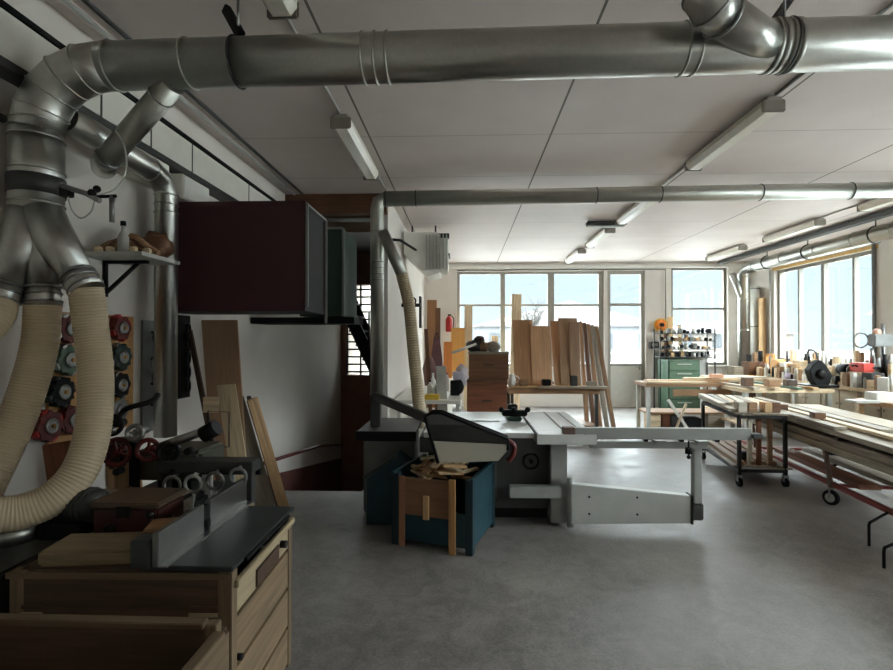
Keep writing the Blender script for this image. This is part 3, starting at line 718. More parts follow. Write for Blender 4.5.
# --- shelf with things
t = thing('wall_shelf', 'short white shelf on a bracket on the left wall beside the duct drop', 'shelf', (XL, 3.2, 2.2))
m = MB(); m.box((XL, 3.02, 2.22), (-2.0, 3.44, 2.245), bev=.003); part('board', m, LGREY, t, world=True)
m = MB(); m.box((XL, 3.22, 1.98), (XL+.02, 3.25, 2.22)); m.bar((XL+.01, 3.235, 2.0), (XL+.24, 3.235, 2.21), .02, .02); m.box((XL, 3.22, 2.2), (XL+.3, 3.25, 2.22)); part('bracket', m, IRON, t, world=True)
def lump(name, c, r, sc, mat, label, cat, seed=1, group=None, rough=.35):
    m = MB(); m.ball(c, r, sc, 20, rough, seed); return solo(name, m, mat, label, cat, group)
lump('dried_bundle', (-2.11, 3.33, 2.33), .1, (1.1, .8, .95), BROWN, 'round brown bundle lying at the right end of the wall shelf', 'bundle', 3)
t = thing('wooden_model', 'brown wooden curved moulding pieces piled on the wall shelf', 'wood piece', (-2.2, 3.2, 2.245))
for i in range(5):
    m = MB(); x = -2.36+i*.03; m.tube([(x, 3.12+i*.03, 2.27), (x+.08, 3.16, 2.33+.01*i), (x+.15, 3.22, 2.31), (x+.22, 3.22, 2.265)], .018, seg=8, n=4); part('moulding', m, BROWN if i % 2 else OAK, t, world=True)
t = thing('glass_bottle', 'small dark topped bottle standing on the wall shelf', 'bottle', (-2.16, 3.08, 2.245))
m = MB(); m.lathe((0, 0, 0), [(.03, 0), (.032, .1), (.012, .14), (.012, .17)]); part('body', m, LGREY, t)
m = MB(); m.cyl((0, 0, .17), (0, 0, .2), .016); part('cap', m, BLACK, t)
for i, (x, y) in enumerate(((-2.3, 3.05), (-2.23, 3.06), (-2.08, 3.06), (-2.03, 3.12))):
    m = MB(); m.box((x-.02, y-.02, 2.245), (x+.02, y+.02, 2.28), bev=.006); solo('wood_offcut', m, PALE, 'small pale wood offcut on the front edge of the wall shelf', 'offcut', 'offcuts on the wall shelf')
# --- tool rail (pipe clamps, wrenches) on the wall right of the board
RY0, RY1 = PW(140, 400, XL).y, PW(157, 400, XL).y; RM = (RY0+RY1)/2
t = thing('tool_rail', 'grey upright rail on the left wall beside the wall duct', 'rail', (XL, 3.82, 1.05))
m = MB(); m.box((XL+.001, RY0, 1.0), (XL+.02, RY1, 1.84), bev=.003); part('back_plate', m, MGREY, t, world=True)
m = MB()
for z in (1.75, 1.55, 1.36, 1.2): m.cyl((XL+.02, RM, z), (XL+.09, RM, z), .008, seg=8)
part('peg', m, IRON, t, world=True, split=True)
def wrench(y, z, L, mat, label, ring=.035):
    t = thing('wrench', label, 'wrench', (XL+.06, y, z)); m = MB(); m.bar((0, 0, 0), (0, .01, -L), .03, .008, hint=(1, 0, 0)); part('shank', m, mat, t)
    m = MB(); m.torus((0, 0, .0), (1, 0, 0), ring, .009, 18, 6); part('ring_end', m, mat, t)
    m = MB(); m.torus((0, .01, -L-.0), (1, 0, 0), ring*.8, .009, 18, 6); part('open_end', m, mat, t)
wrench(RM, 1.71, .16, IRON, 'black wrench hanging highest on the grey tool rail')
wrench(RM-.01, 1.50, .1, STEEL, 'bright ring wrench hanging at the middle of the tool rail', .055)
wrench(RM+.01, 1.30, .18, STEEL, 'long steel wrench hanging lowest on the tool rail')
t = thing('hook_rack', 'black iron hook rack with coiled chains on the wall behind the wall duct', 'rack', (XL, 4.1, 1.3))
m = MB(); m.box((XL, 4.05, 1.2), (XL+.02, 4.25, 1.9)); part('strip', m, IRON, t, world=True)
for i in range(5):
    m = MB(); m.torus((XL+.06, 4.15, 1.78-i*.12), (1, .3, 0), .05, .012, 16, 6); part('chain_loop', m, IRON, t, world=True)
# --- maroon cupboard hung beside the stairs
t = thing('wall_cupboard', 'large dark maroon cupboard hung high on the left wall with a grey framed right end', 'cupboard', (-1.75, 4.0, 1.9))
x0 = P(178, 250, 3.8).x; x1 = P(305, 250, 3.8).x; zt = P(240, 201, 3.8).z; zb_ = P(240, 311, 3.8).z
m = MB(); m.box((x0, 3.8, zb_), (x1, 3.825, zt), bev=.004); part('front_panel', m, MAROON, t, world=True)
m = MB(); m.box((XL, 3.83, zb_+.0), (x1-.002, 4.34, zb_+.03)); part('bottom', m, BLACK, t, world=True)
m = MB(); m.box((XL, 3.83, zt-.03), (x1-.002, 4.34, zt)); part('top', m, MAROON, t, world=True)
m = MB(); m.box((XL, 4.34, zb_), (x1, 4.36, zt)); part('back_panel', m, MAROON, t, world=True)
m = MB(); m.box((x0+.0, 3.83, zb_+.03), (x0+.02, 4.34, zt-.03)); part('side_panel', m, MAROON, t, world=True)
m = MB(); m.box((x1-.004, 3.805, zb_+.03), (x1+.018, 3.84, zt-.01), bev=.008); part('edge_strip', m, MGREY, t, world=True, label='worn grey edge strip')
m = MB(); m.box((x1-.0, 4.34, zb_-.08), (x1+.02, 4.36, zt-.02), bev=.006); m.box((x1, 3.84, zt-.03), (x1+.012, 4.34, zt-.015)); part('end_frame', m, MGREY, t, world=True, label='grey end frame')
m = MB(); m.box((x1-.012, 3.842, zb_+.03), (x1-.002, 4.32, zt-.03)); part('side_panel', m, BLACK, t, world=True)
# green metal locker on the wall beyond it
t = thing('metal_locker', 'narrow dark green metal locker hung between the maroon cupboard and the stairwell', 'locker', (-1.7, 5.2, 1.8))
a = P(323, 228, 5.4); b = P(343, 316, 5.4)
m = MB(); m.box((-1.80, 5.4, b.z), (b.x, 6.1, a.z), bev=.01); part('body', m, DKGREEN, t, world=True)
m = MB(); m.box((b.x-.012, 5.385, b.z), (b.x+.014, 5.41, a.z), bev=.006); m.box((-1.78, 5.385, a.z-.015), (b.x-.014, 5.41, a.z+.01), bev=.004); part('door_frame', m, MGREY, t, world=True)
m = MB(); m.box((-1.80, 5.385, b.z), (b.x-.02, 5.4, a.z-.03)); part('door', m, DKGREEN, t, world=True)
m = MB(); m.box((-2.395, 5.5, a.z-.2), (-1.80, 5.6, a.z-.1)); part('wall_arm', m, IRON, t, world=True)
m = MB(); m.box((-2.395, 5.5, b.z-.08), (b.x+.1, 6.0, b.z-.01)); part('ledge', m, BLACK, t, world=True)

# --- boards leaning on the wall by the stairs
L_ = 'boards leaning on the left wall'
def lean(name, top, foot, w, th, mat, label, cat='board', group=None, hint=(0, -1, .2)):
    return plank(name, foot, top, w, th, mat, label, cat, group, hint=hint)
lean('sheet_board', (P(212, 320, 4.45).x+.07, 4.45, P(209, 320, 4.45).z), (P(233, 480, 4.72).x, 4.72, .01), .33, .02, wood((176, 140, 108), .7, .1), 'wide plain tan board leaning on the left wall below the maroon cupboard', hint=(.0, -1, .1))
lean('dark_batten', (-2.36, 4.2, 1.78), (-2.0, 4.2, .02), .04, .03, DKWOOD, 'thin dark batten leaning beside the wide tan board')
lean('pale_board', (-1.99, 4.1, 1.32), (-1.88, 4.3, .01), .15, .02, PALE, 'pale short board with a square mark leaning in front of the tan board', hint=(.1, -1, .1))
lean('oak_plank', (-2.20, 4.70, 1.13), (-1.98, 4.95, .01), .17, .03, GREYW, 'yellowish plank leaning at the stair opening, leftmost of three there', hint=(.8, -1, .3))
lean('oak_plank', (-2.08, 4.74, 1.15), (-1.86, 4.95, .01), .03, .05, DKWOOD, 'dark narrow plank leaning between two yellowish planks at the stair opening', hint=(.8, -1, .3))
lean('oak_plank', (-2.03, 4.70, 1.13), (-1.80, 4.93, .01), .1, .03, PINE, 'tan plank leaning at the stair opening, rightmost of three there', hint=(.8, -1, .3))
lean('upright_board', (-2.27, 2.75, 1.12), (-2.1, 2.75, .02), .2, .025, RED_W, 'reddish board standing upright behind the curved hose, next to the metal rack', hint=(.3, -1, 0))
lean('upright_board', (-2.0, 2.9, 1.10), (-1.95, 2.8, .02), .13, .025, PINE, 'yellow pine board standing behind the dark machine', hint=(.1, -1, 0))
lean('upright_board', (-2.33, 3.3, 1.0), (-2.2, 3.3, .02), .2, .03, OAK, 'tan board standing on the floor under the tool board', hint=(.3, -1, 0))
t = thing('wire_frame', 'thin dark wire frame hooked over the pale short board', 'frame', (-1.9, 4.05, 1.0))
m = MB(); pts = [P(208, 437, 3.98), P(208, 411, 3.98), P(229, 412, 3.98), P(229, 447, 3.98), P(221, 447, 3.98)]; m.tube(pts, .006, seg=6); part('wire', m, IRON, t, world=True)
m = MB(); m.box(P(203, 412, 4.03)-V((0, 0, .004)), P(219, 397, 4.035)); part('square_tag', m, PALE, t, world=True)

# --- dark machine with handwheels behind the crate
t = thing('drilling_machine', 'dark cast iron machine with handwheels and a shiny shaft behind the big crate', 'machine', (-1.7, 2.75, 0))
D2 = 2.85
m = MB(); m.box((-1.98, D2-.1, 0), (-1.52, D2+.3, .8), bev=.02); m.box((-1.8, D2-.0, .8), (-1.6, D2+.16, 1.04), bev=.02); part('pedestal', m, IRON, t, world=True)
m = MB(); a = P(145, 447, D2); b = P(205, 428, D2-.05); m.box((a.x, D2-.1, a.z-.17), (b.x, D2+.2, a.z+.0), bev=.02); part('headstock', m, plain((96, 94, 82), .4, .5), t, world=True)
m = MB(); m.cyl(P(160, 447, D2-.14), P(207, 430, D2-.14), .024, seg=16); part('shaft', m, STEEL, t, world=True, label='shiny steel shaft')
m = MB(); m.cyl(P(203, 435, D2-.14), P(217, 427, D2-.14), .045, seg=16); part('chuck', m, IRON, t, world=True)
for px, py, rr_, mt in ((117, 452, .07, DKRED), (148, 450, .055, DKRED), (168, 452, .05, IRON), (112, 425, .05, IRON), (135, 433, .04, STEEL)):
    c = P(px, py, D2-.16); m = MB(); m.torus(c, (.2, -1, .1), rr_, .013, 24); m.cyl(c, c+V((0, .1, 0)), .02)
    for k in range(3):
        a_ = 2*PI*k/3+px; m.bar(c, c+V((rr_*math.cos(a_), 0, rr_*math.sin(a_))), .014, .01)
    part('handwheel', m, mt, t, world=True)
for px, py in ((122, 470), (178, 470), (192, 450)):
    m = MB(); c = P(px, py, D2-.15); m.cyl(c, c+V((0, -.05, 0)), .02, seg=10); part('knob', m, RUBBER, t, world=True)
m = MB(); m.box(P(103, 470, D2), P(140, 436, D2+.15), bev=.02); part('gearbox', m, plain((84, 52, 40), .4, .4), t, world=True)
m = MB(); m.tube([P(120, 415, D2), P(128, 408, D2-.05), P(150, 402, D2), P(158, 395, D2+.1)], .016, seg=8, n=5); part('lever', m, IRON, t, world=True)
m = MB(); m.ball(P(113, 430, D2-.18), .02); part('lever_ball', m, STEEL, t, world=True)
# --- rack with four eye handles
t = thing('clamp_rack', 'dark steel rail with four bright ring handles in a row above the fence', 'rack', (-1.35, 2.62, .8))
D3 = 2.66
m = MB(); a = P(156, 473, D3); b = P(252, 464, D3); m.box((a.x, D3, a.z-.0), (b.x, D3+.12, b.z+.01), bev=.004); part('rail', m, DKGREY, t, world=True)
m = MB(); m.box((a.x, D3+.11, a.z-.035), (b.x, D3+.13, a.z)); part('backing', m, BLACK, t, world=True)
for px, py, mt in ((172, 485, STEEL), (193, 484, LGREY), (215, 481, STEEL), (238, 477, MGREY)):
    c = P(px, py, D3-.03); m = MB(); m.torus(c, (0, 1, 0), .044, .009, 26); part('ring_handle', m, mt, t, world=True)
    m = MB(); m.cyl(c+V((.0, 0, -.044)), c+V((-.02, 0, -.2)), .014, seg=10); m.cyl(c+V((0, .0, .04)), c+V((0, .06, .05)), .01, seg=8); part('spindle', m, mt, t, world=True)
for px in (160, 246):
    a = P(px, 475, D3); m = MB(); m.bar((a.x, D3+.06, .80), (a.x, D3+.06, a.z), .03, .05, hint=(0, 1, 0)); part('post', m, DKGREY, t, world=True, split=False)
for i, (px, mt) in enumerate(((170, LGREY), (181, MGREY), (206, LGREY), (228, MGREY))):
    q = P(px, 498, D3+.25); m = MB(); m.box((q.x-.03, q.y, .0), (q.x+.03, q.y+.03, .93), bev=.004); solo('flat_bar', m, mt, ['pale flat bar standing behind the leftmost ring handle', 'grey flat bar standing behind the second ring handle', 'pale flat bar standing behind the third ring handle', 'grey flat bar standing behind the rightmost ring handle'][i], 'bar', 'flat bars behind the ring handles')
m = MB(); q = P(132, 480, 2.7); m.box((q.x-.018, q.y, 0), (q.x+.018, q.y+.04, P(132, 440, 2.7).z)); solo('iron_post', m, BLACK, 'black square post standing left of the ring handles', 'post')
# tangle of levers under the rack
t = thing('lever_linkage', 'tangle of black levers and clamps lying between the fence and the machine', 'linkage', (-1.5, 2.4, .82))
for a_, b_, rr_ in (((120, 520, 2.35), (165, 500, 2.45), .018), ((130, 505, 2.4), (175, 522, 2.3), .014), ((128, 492, 2.5), (140, 512, 2.35), .02), ((150, 515, 2.2), (190, 495, 2.5), .013), ((110, 530, 2.2), (150, 520, 2.3), .02)):
    m = MB(); m.cyl(P(*a_), P(*b_), rr_, rr_*.8, seg=10); m.ball(P(*a_), rr_*1.5, seg=10); part('lever', m, IRON, t, world=True)
m = MB(); m.ball(P(160, 520, 2.3), .055, (1.4, 1, .8), 12, .4, 4); part('casting', m, IRON, t, world=True)

# --- the big wooden crate / tool chest with the steel plate
crate = thing('wooden_crate', 'big finger-jointed pine crate at lower left carrying the steel plate and fence', 'crate', (-1.33, 2.25, 0), R(1.5))
cx0, cx1, cy0, cy1, ch = -.44, .42, -.36, .36, .80
n = 0
def cp(a, b, mat, name='board', axis=0, lab=None):
    global n
    L = V(b)-V(a); i = max(range(3), key=lambda k: L[k]); c = (V(a)+V(b))/2; p0 = c.copy(); p1 = c.copy(); p0[i] = a[i]; p1[i] = b[i]
    o = [k for k in range(3) if k != i]; h = V((0, 0, 0)); k = min(o, key=lambda q: L[q]); h[k] = 1; w_ = [q for q in o if q != k][0]
    W = WM[crate]; q = plank(name, W @ p0, W @ p1, L[w_], L[k], mat, root=crate, hint=W.to_3x3() @ h); 
    if lab: q['label'] = lab
CR = wood((112, 92, 68), .65, .3); CR2 = wood((84, 64, 46), .65, .3); CR3 = wood((160, 142, 112), .6, .2)
hs_ = [(0.02, .20), (.215, .40), (.415, .60), (.615, .795)]
for i, (a, b) in enumerate(hs_):
    cp((cx0+.02, cy0, a), (cx1-.02, cy0+.025, b), (CR, CR2)[i % 2])
    cp((cx1-.025, cy0+.03, a), (cx1, cy1-.03, b) if i < 3 else (cx1, cy1-.03, b-.06), (CR3 if i == 3 else CR))
    cp((cx0, cy0+.03, a), (cx0+.025, cy1-.03, b), CR2)
    cp((cx0+.02, cy1-.025, a), (cx1-.02, cy1, b), CR2)
for x, y in ((cx0, cy0), (cx1-.05, cy0), (cx0, cy1-.05), (cx1-.05, cy1-.05)):
    cp((x+.0, y-.004, 0), (x+.05+.004, y+.05, .8), CR, 'corner_post')
for k in range(6):      # finger joints on the front corners
    m = MB(); z = .66-k*.028; m.box((cx1-.16, cy0-.008, z), (cx1-.05, cy0-.003, z+.014)); m.box((cx0+.05, cy0-.008, z), (cx0+.13, cy0-.003, z+.014)); part('finger_joint', m, CR3 if k % 2 else DKWOOD, crate, split=True)
cp((cx0-.01, cy0-.012, .775), (cx1+.0, cy0-.004, .80), CR, 'top_rim'); cp((cx1+.002, cy0+.02, .73), (cx1+.02, cy1, .76), CR3, 'side_rail')
m = MB(); m.box((cx0+.02, cy0+.02, .79), (cx1-.02, cy1-.02, .80)); part('lid', m, CR2, crate)
m = MB(); m.box((cx1-.0, -.12, .62), (cx1+.008, .16, .70), bev=.004); part('hand_hole', m, DKWOOD, crate)
m = MB(); m.cyl((cx1, .2, .68), (cx1+.03, .2, .68), .018, seg=10); part('knob', m, IRON, crate)
for z in (.14, .44): m = MB(); m.cyl((cx1, -.3, z), (cx1+.02, -.3, z), .014, seg=8); part('bolt', m, IRON, crate)
# steel plate and fence
t = thing('steel_plate', 'dark polished steel plate lying on the right half of the big crate', 'plate', (-1.05, 2.25, .80))
m = MB(); m.box((-1.26, 1.90, .801), (-.895, 2.60, .822), bev=.003); part('plate', m, DKSTEEL, t, world=True)
m = MB(); m.box((-.895, 2.0, .801), (-.88, 2.5, .815), bev=.003); part('edge_rail', m, IRON, t, world=True)
t = thing('machine_fence', 'long upright grey metal fence standing on the steel plate', 'fence', (-1.2, 2.25, .82))
m = MB(); m.box((-1.20, 1.88, .823), (-1.175, 2.22, .955), bev=.003); m.box((-1.20, 2.27, .823), (-1.175, 2.66, .955), bev=.003); part('face', m, STEEL, t, world=True, split=True)
m = MB(); m.box((-1.205, 2.215, .823), (-1.18, 2.275, .94)); m.box((-1.175, 2.225, .84), (-1.165, 2.26, .88), bev=.004); part('slider', m, BLACK, t, world=True)
m = MB(); m.box((-1.175, 1.88, .823), (-1.14, 2.66, .829)); part('foot', m, STEEL, t, world=True)
m = MB(); m.box((-1.28, 1.87, .823), (-1.205, 1.95, .93), bev=.004); part('end_block', m, DKSTEEL, t, world=True)
# things on the crate's left half
m = MB(); M_ = Matrix.Translation((-1.45, 2.02, .865)) @ Matrix.Rotation(.12, 4, 'Z'); m.box((-.24, -.09, -.063), (.2, .11, 0.0), M_, bev=.012); solo('wood_block', m, wood((138, 120, 88), .7, .2), 'pale rough slab of wood on the left half of the big crate', 'wood block')
t = thing('electric_motor', 'dark grey cylindrical motor lying at the left edge on the crate top', 'motor', (-1.85, 2.25, .9))
m = MB(); m.lathe((-1.84, 2.3, .92), [(.02, -.16), (.07, -.15), (.078, -.1), (.078, .1), (.07, .13), (.03, .15)], (1, -.1, 0)); part('casing', m, DKGREY, t, world=True)
m = MB()
for k in range(7): m.torus((-1.93+k*.03, 2.3+.003*(3-k), .92), (1, -.1, 0), .079, .004, 24, 6)
part('cooling_fin', m, DKGREY, t, world=True, split=True)
m = MB(); m.box((-1.93, 2.2, .79), (-1.74, 2.4, .86)); part('foot', m, IRON, t, world=True)
t = thing('toolbox', 'small dark red metal box lying behind the pale slab on the crate', 'box', (-1.55, 2.28, .8))
m = MB(); m.box((-1.68, 2.2, .80), (-1.38, 2.42, .94), bev=.01); part('body', m, plain((62, 26, 20), .5, .1, .3), t, world=True)
m = MB(); m.box((-1.69, 2.19, .94), (-1.37, 2.43, .965), bev=.006); part('lid', m, plain((84, 66, 46), .5), t, world=True)
m = MB(); m.box((-1.56, 2.185, .90), (-1.5, 2.2, .95)); part('latch', m, IRON, t, world=True)
m = MB(); M_ = Matrix.Translation((-1.33, 2.16, .80)) @ Matrix.Rotation(.3, 4, 'Z'); m.box((-.06, -.07, 0), (.06, .07, .09), M_, bev=.006); solo('wood_block', m, OAK, 'small brown wood block between the dark red box and the fence', 'wood block')
m = MB(); m.box((-1.95, 2.45, .80), (-1.45, 2.62, .90), bev=.01); solo('wood_beam', m, GREYW, 'short thick beam lying along the back edge of the big crate', 'beam')
t = thing('suction_box', 'low dark metal suction box under the hose mouth at the left edge', 'machine', (-1.95, 2.2, 0))
m = MB(); m.box((-2.36, 1.8, 0), (-1.80, 2.62, .79), bev=.01); part('cabinet', m, DKGREY, t, world=True)
m = MB(); m.cyl((-2.05, 2.2, .79), (-2.05, 2.2, .86), .1, seg=24); m.cyl((-2.26, 2.02, .79), (-2.26, 2.02, .84), .08, seg=24); part('spigot', m, GALV2, t, world=True, split=True)
# lower crate in front
lc = thing('open_crate', 'open dark wooden crate at the bottom left corner in front of the jointed crate', 'crate', (-1.3, 1.45, 0))
def lp(a, b, mat, name='board'):
    L = V(b)-V(a); i = max(range(3), key=lambda k: L[k]); c = (V(a)+V(b))/2; p0 = c.copy(); p1 = c.copy(); p0[i] = a[i]; p1[i] = b[i]
    o = [k for k in range(3) if k != i]; h = V((0, 0, 0)); k = min(o, key=lambda q: L[q]); h[k] = 1; w_ = [q for q in o if q != k][0]
    plank(name, p0, p1, L[w_], L[k], mat, root=lc, hint=h)
for z0, z1 in ((.02, .23), (.24, .46), (.47, .70)):
    lp((-1.78, 1.70, z0), (-.83, 1.725, z1), CR2); lp((-1.78, 1.20, z0), (-.83, 1.225, z1), CR2)
    lp((-1.80, 1.22, z0), (-1.775, 1.70, z1), CR2); lp((-.835, 1.23, z0), (-.81, 1.70, z1), CR)
for x, y in ((-1.76, 1.23), (-.87, 1.23), (-1.76, 1.66), (-.875, 1.655)): lp((x, y, 0), (x+.04, y+.04, .74), CR, 'corner_post')
lp((-1.8, 1.69, .70), (-.9, 1.735, .722), CR, 'top_rim'); lp((-.84, 1.21, .70), (-.80, 1.65, .725), CR, 'top_rim'); lp((-1.76, 1.24, .0), (-.86, 1.69, .02), CR2, 'bottom_board')
# ================================================================ TEAL BIN, PANEL SAW, CENTRE BACK
a = R(-18)
bn = thing('offcut_bin', 'dark teal metal bin with a wooden front board, full of wood offcuts', 'bin', (.055-.345*math.cos(a)-.34*math.sin(a), 3.93-.345*math.sin(a)+.34*math.cos(a), 0), a)
W2_, D2_, H_ = .69, .68, .58
m = MB(); m.box((-W2_/2, -D2_/2, .05), (-W2_/2+.02, D2_/2, H_)); part('side_panel', m, TEAL, bn)
m = MB(); m.box((W2_/2-.02, -D2_/2, .05), (W2_/2, D2_/2, H_)); part('side_panel', m, TEAL, bn)
m = MB(); m.box((-W2_/2+.02, D2_/2-.02, .05), (W2_/2-.02, D2_/2, H_)); part('back_panel', m, TEAL, bn)
m = MB(); m.box((-W2_/2+.02, -D2_/2, .05), (W2_/2-.02, -D2_/2+.02, H_*.55)); part('front_panel', m, TEAL, bn)
m = MB(); m.box((-W2_/2+.02, -D2_/2+.02, .05), (W2_/2-.02, D2_/2-.02, .08)); part('floor_panel', m, TEAL, bn)
for x, y in ((-W2_/2, -D2_/2), (W2_/2-.05, -D2_/2), (-W2_/2, D2_/2-.05), (W2_/2-.05, D2_/2-.05)):
    m = MB(); m.box((x-.006, y-.006, 0), (x+.056, y+.056, H_+.01), bev=.004); part('corner_post', m, plain((22, 44, 50), .5), bn)
W_ = WM[bn]
def bp_(p0, p1, w, t, mat, name, hint): plank(name, W_ @ V(p0), W_ @ V(p1), w, t, mat, root=bn, hint=W_.to_3x3() @ V(hint))
bp_((-.23, -D2_/2-.015, .42), (.20, -D2_/2-.015, .42), .30, .02, wood((136, 98, 68), .6, .2), 'front_board', (0, 1, 0))
bp_((-.245, -D2_/2-.03, .01), (-.245, -D2_/2-.03, .58), .05, .02, wood((150, 104, 76), .6, .2), 'front_batten', (0, 1, 0))
bp_((.19, -D2_/2-.03, .0), (.19, -D2_/2-.03, .59), .055, .02, wood((176, 132, 84), .6, .2), 'front_batten', (0, 1, 0))
bp_((-.03, -D2_/2-.035, .25), (-.03, -D2_/2-.035, .44), .05, .018, wood((190, 152, 108), .6, .2), 'front_batten', (0, 1, 0))
m = MB(); m.box((-W2_/2-.01, -D2_/2-.01, H_), (-W2_/2+.02, D2_/2+.01, H_+.02)); m.box((W2_/2-.02, -D2_/2-.01, H_), (W2_/2+.01, D2_/2+.01, H_+.02)); part('rim', m, TEAL, bn, split=True)
rg = random.Random(5)
for i in range(34):
    c = W_ @ V((rg.uniform(-.2, .2), rg.uniform(-.2, .2), rg.uniform(.50, .66))); a1 = rg.uniform(0, PI); el = rg.uniform(-.35, .35); L = rg.uniform(.12, .26)
    d = V((math.cos(a1)*math.cos(el), math.sin(a1)*math.cos(el), math.sin(el)))*L/2
    plank('offcut', c-d, c+d, rg.uniform(.03, .08), rg.uniform(.015, .03), rg.choice([PINE, PALE, OAK, PINE]), 'short wood offcut heaped in the teal bin', 'offcut', 'offcuts heaped in the teal bin')
# stool / teal box behind the bin
t = thing('teal_hopper', 'dark teal sloping hopper standing behind the left side of the offcut bin', 'hopper', (-.68, 4.65, 0))
m = MB(); m.prism([(-.22, 0), (.22, 0), (.22, .5), (.05, .62), (-.22, .42)], (-.68, 4.86, 0), (1, 0, 0), (0, 0, 1), .3); part('body', m, TEAL, t, world=True)
m = MB(); m.bar((-.92, 4.57, .43), (-.63, 4.57, .63), .03, .03); part('rim', m, DKGREY, t, world=True)

# ---- sliding table panel saw
saw = thing('panel_saw', 'grey sliding table panel saw with white table, long rail and swing arm', 'saw', (.5, 4.9, 0))
SG = plain((150, 151, 146), .45, .1, .06); SD = plain((64, 64, 62), .5, .2); TW = plain((206, 206, 202), .35, .1, .05)
m = MB(); m.box((-.35, 4.75, .10), (.78, 5.5, .72), bev=.015); part('cabinet', m, SD, saw, world=True)
m = MB(); m.box((.78, 4.60, .02), (.93, 5.5, .74), bev=.008); part('frame_column', m, SG, saw, world=True)
m = MB(); m.box((-.3, 4.8, 0), (.78, 5.45, .10)); part('plinth', m, IRON, saw, world=True)
m = MB(); m.box((.40, 4.52, .27), (.86, 4.62, .37), bev=.006); part('arm_stub', m, SG, saw, world=True)
# table tops
m = MB(); m.box((-.36, 4.36, .84), (.60, 5.62, .885), bev=.004); part('cast_table', m, TW, saw, world=True)
m = MB(); m.box((-.4, 4.4, .70), (.60, 5.55, .84), bev=.004); part('table_ribs', m, SD, saw, world=True)
m = MB(); m.box((.615, 4.30, .80), (1.12, 5.62, .885), bev=.004); part('sliding_table', m, TW, saw, world=True)
m = MB(); m.box((.87, 4.30, .886), (.885, 5.62, .889)); m.box((1.02, 4.30, .886), (1.03, 5.62, .889)); m.box((.615, 4.31, .886), (.625, 5.6, .889)); part('table_slot', m, DKGREY, saw, world=True, split=True)
m = MB(); m.box((-1.02, 4.70, .80), (-.46, 5.5, .83), bev=.004); part('extension_table', m, DKGREY, saw, world=True, label='dark extension table')
m = MB(); m.box((-1.0, 4.9, .0), (-.5, 5.4, .80), bev=.01); part('side_cabinet', m, MGREY, saw, world=True)
m = MB(); m.box((-1.03, 4.68, .74), (-.46, 4.70, .83)); part('front_rail', m, BLACK, saw, world=True)
# carriage rails to the right
y0 = 4.35
a_, b_ = P(560, 440, y0), P(745, 437, y0)
m = MB(); m.box((.88, y0-.03, .845), (2.42, y0+.03, .94), bev=.005); part('cross_fence', m, SG, saw, world=True)
m = MB(); m.box((.84, y0-.045, .84), (.94, y0+.04, .945), bev=.005); part('fence_end', m, plain((110, 84, 74), .5), saw, world=True, label='brownish end block')
m = MB(); m.box((2.42, y0-.05, .86), (2.5, y0+.03, .90), bev=.004); part('fence_stop', m, SD, saw, world=True)
m = MB(); m.box((1.10, y0+.10, .74), (2.12, y0+.16, .80), bev=.004); part('outrigger_rail', m, SG, saw, world=True)
m = MB(); m.box((1.05, y0+.50, .76), (2.15, y0+.55, .82), bev=.004); part('outrigger_rail', m, SG, saw, world=True)
for xx in (1.70, 2.06):
    m = MB(); m.bar((xx, y0+.06, .80), (xx+.0, y0+.56, .80), .09, .03); part('cross_bar', m, SG, saw, world=True)
for xx in (1.55, 1.85, 2.15):
    m = MB(); m.bar((xx, y0-.0, .835), (xx+.12, y0+.5, .81), .035, .03); part('brace', m, IRON, saw, world=True)
for xx in (1.93,):
    m = MB(); m.cyl((xx, y0+.05, .82), (xx, y0+.05, .68), .008, seg=8); m.cyl((xx, y0+.05, .71), (xx, y0+.05, .76), .03, seg=12); m.ball((xx, y0+.05, .68), .018, seg=10); part('clamp_knob', m, BLACK, saw, world=True)
# swing arm and post
m = MB(); m.prism([(.94, .055), (1.99, .075), (1.99, .315), (.94, .41)], (0, 4.58, 0), (1, 0, 0), (0, 0, 1), .09); 
bmesh.ops.bevel(m.bm, geom=m.bm.edges[:], offset=.006, segments=2, affect='EDGES'); part('swing_arm', m, plain((168, 168, 162), .45, .05, .05), saw, world=True)
m = MB(); m.box((1.99, 4.48, .07), (2.005, 4.60, .32)); part('arm_end_plate', m, IRON, saw, world=True)
m = MB(); m.box((2.005, 4.49, .10), (2.10, 4.59, .25), bev=.01); part('post_socket', m, SD, saw, world=True)
m = MB(); m.box((2.02, 4.50, .12), (2.09, 4.57, .76), bev=.006); part('support_post', m, SG, saw, world=True)
m = MB(); m.cyl((.94, 4.53, .02), (.94, 4.53, .46), .03, seg=14); part('hinge_pin', m, SG, saw, world=True)
m = MB()
for z in (.15, .30):
    for x in (1.1, 1.52): m.cyl((x, 4.483, z), (x, 4.49, z), .01, seg=8)
part('bolt', m, IRON, saw, world=True)
m = MB(); m.box((-.1, 4.735, .2), (.3, 4.748, .6), bev=.004); part('access_panel', m, plain((84, 84, 82), .5), saw, world=True)
m = MB(); m.torus((.62, 4.74, .55), (0, 1, 0), .07, .01, 24); m.cyl((.62, 4.76, .55), (.62, 4.72, .55), .02); part('height_wheel', m, BLACK, saw, world=True)
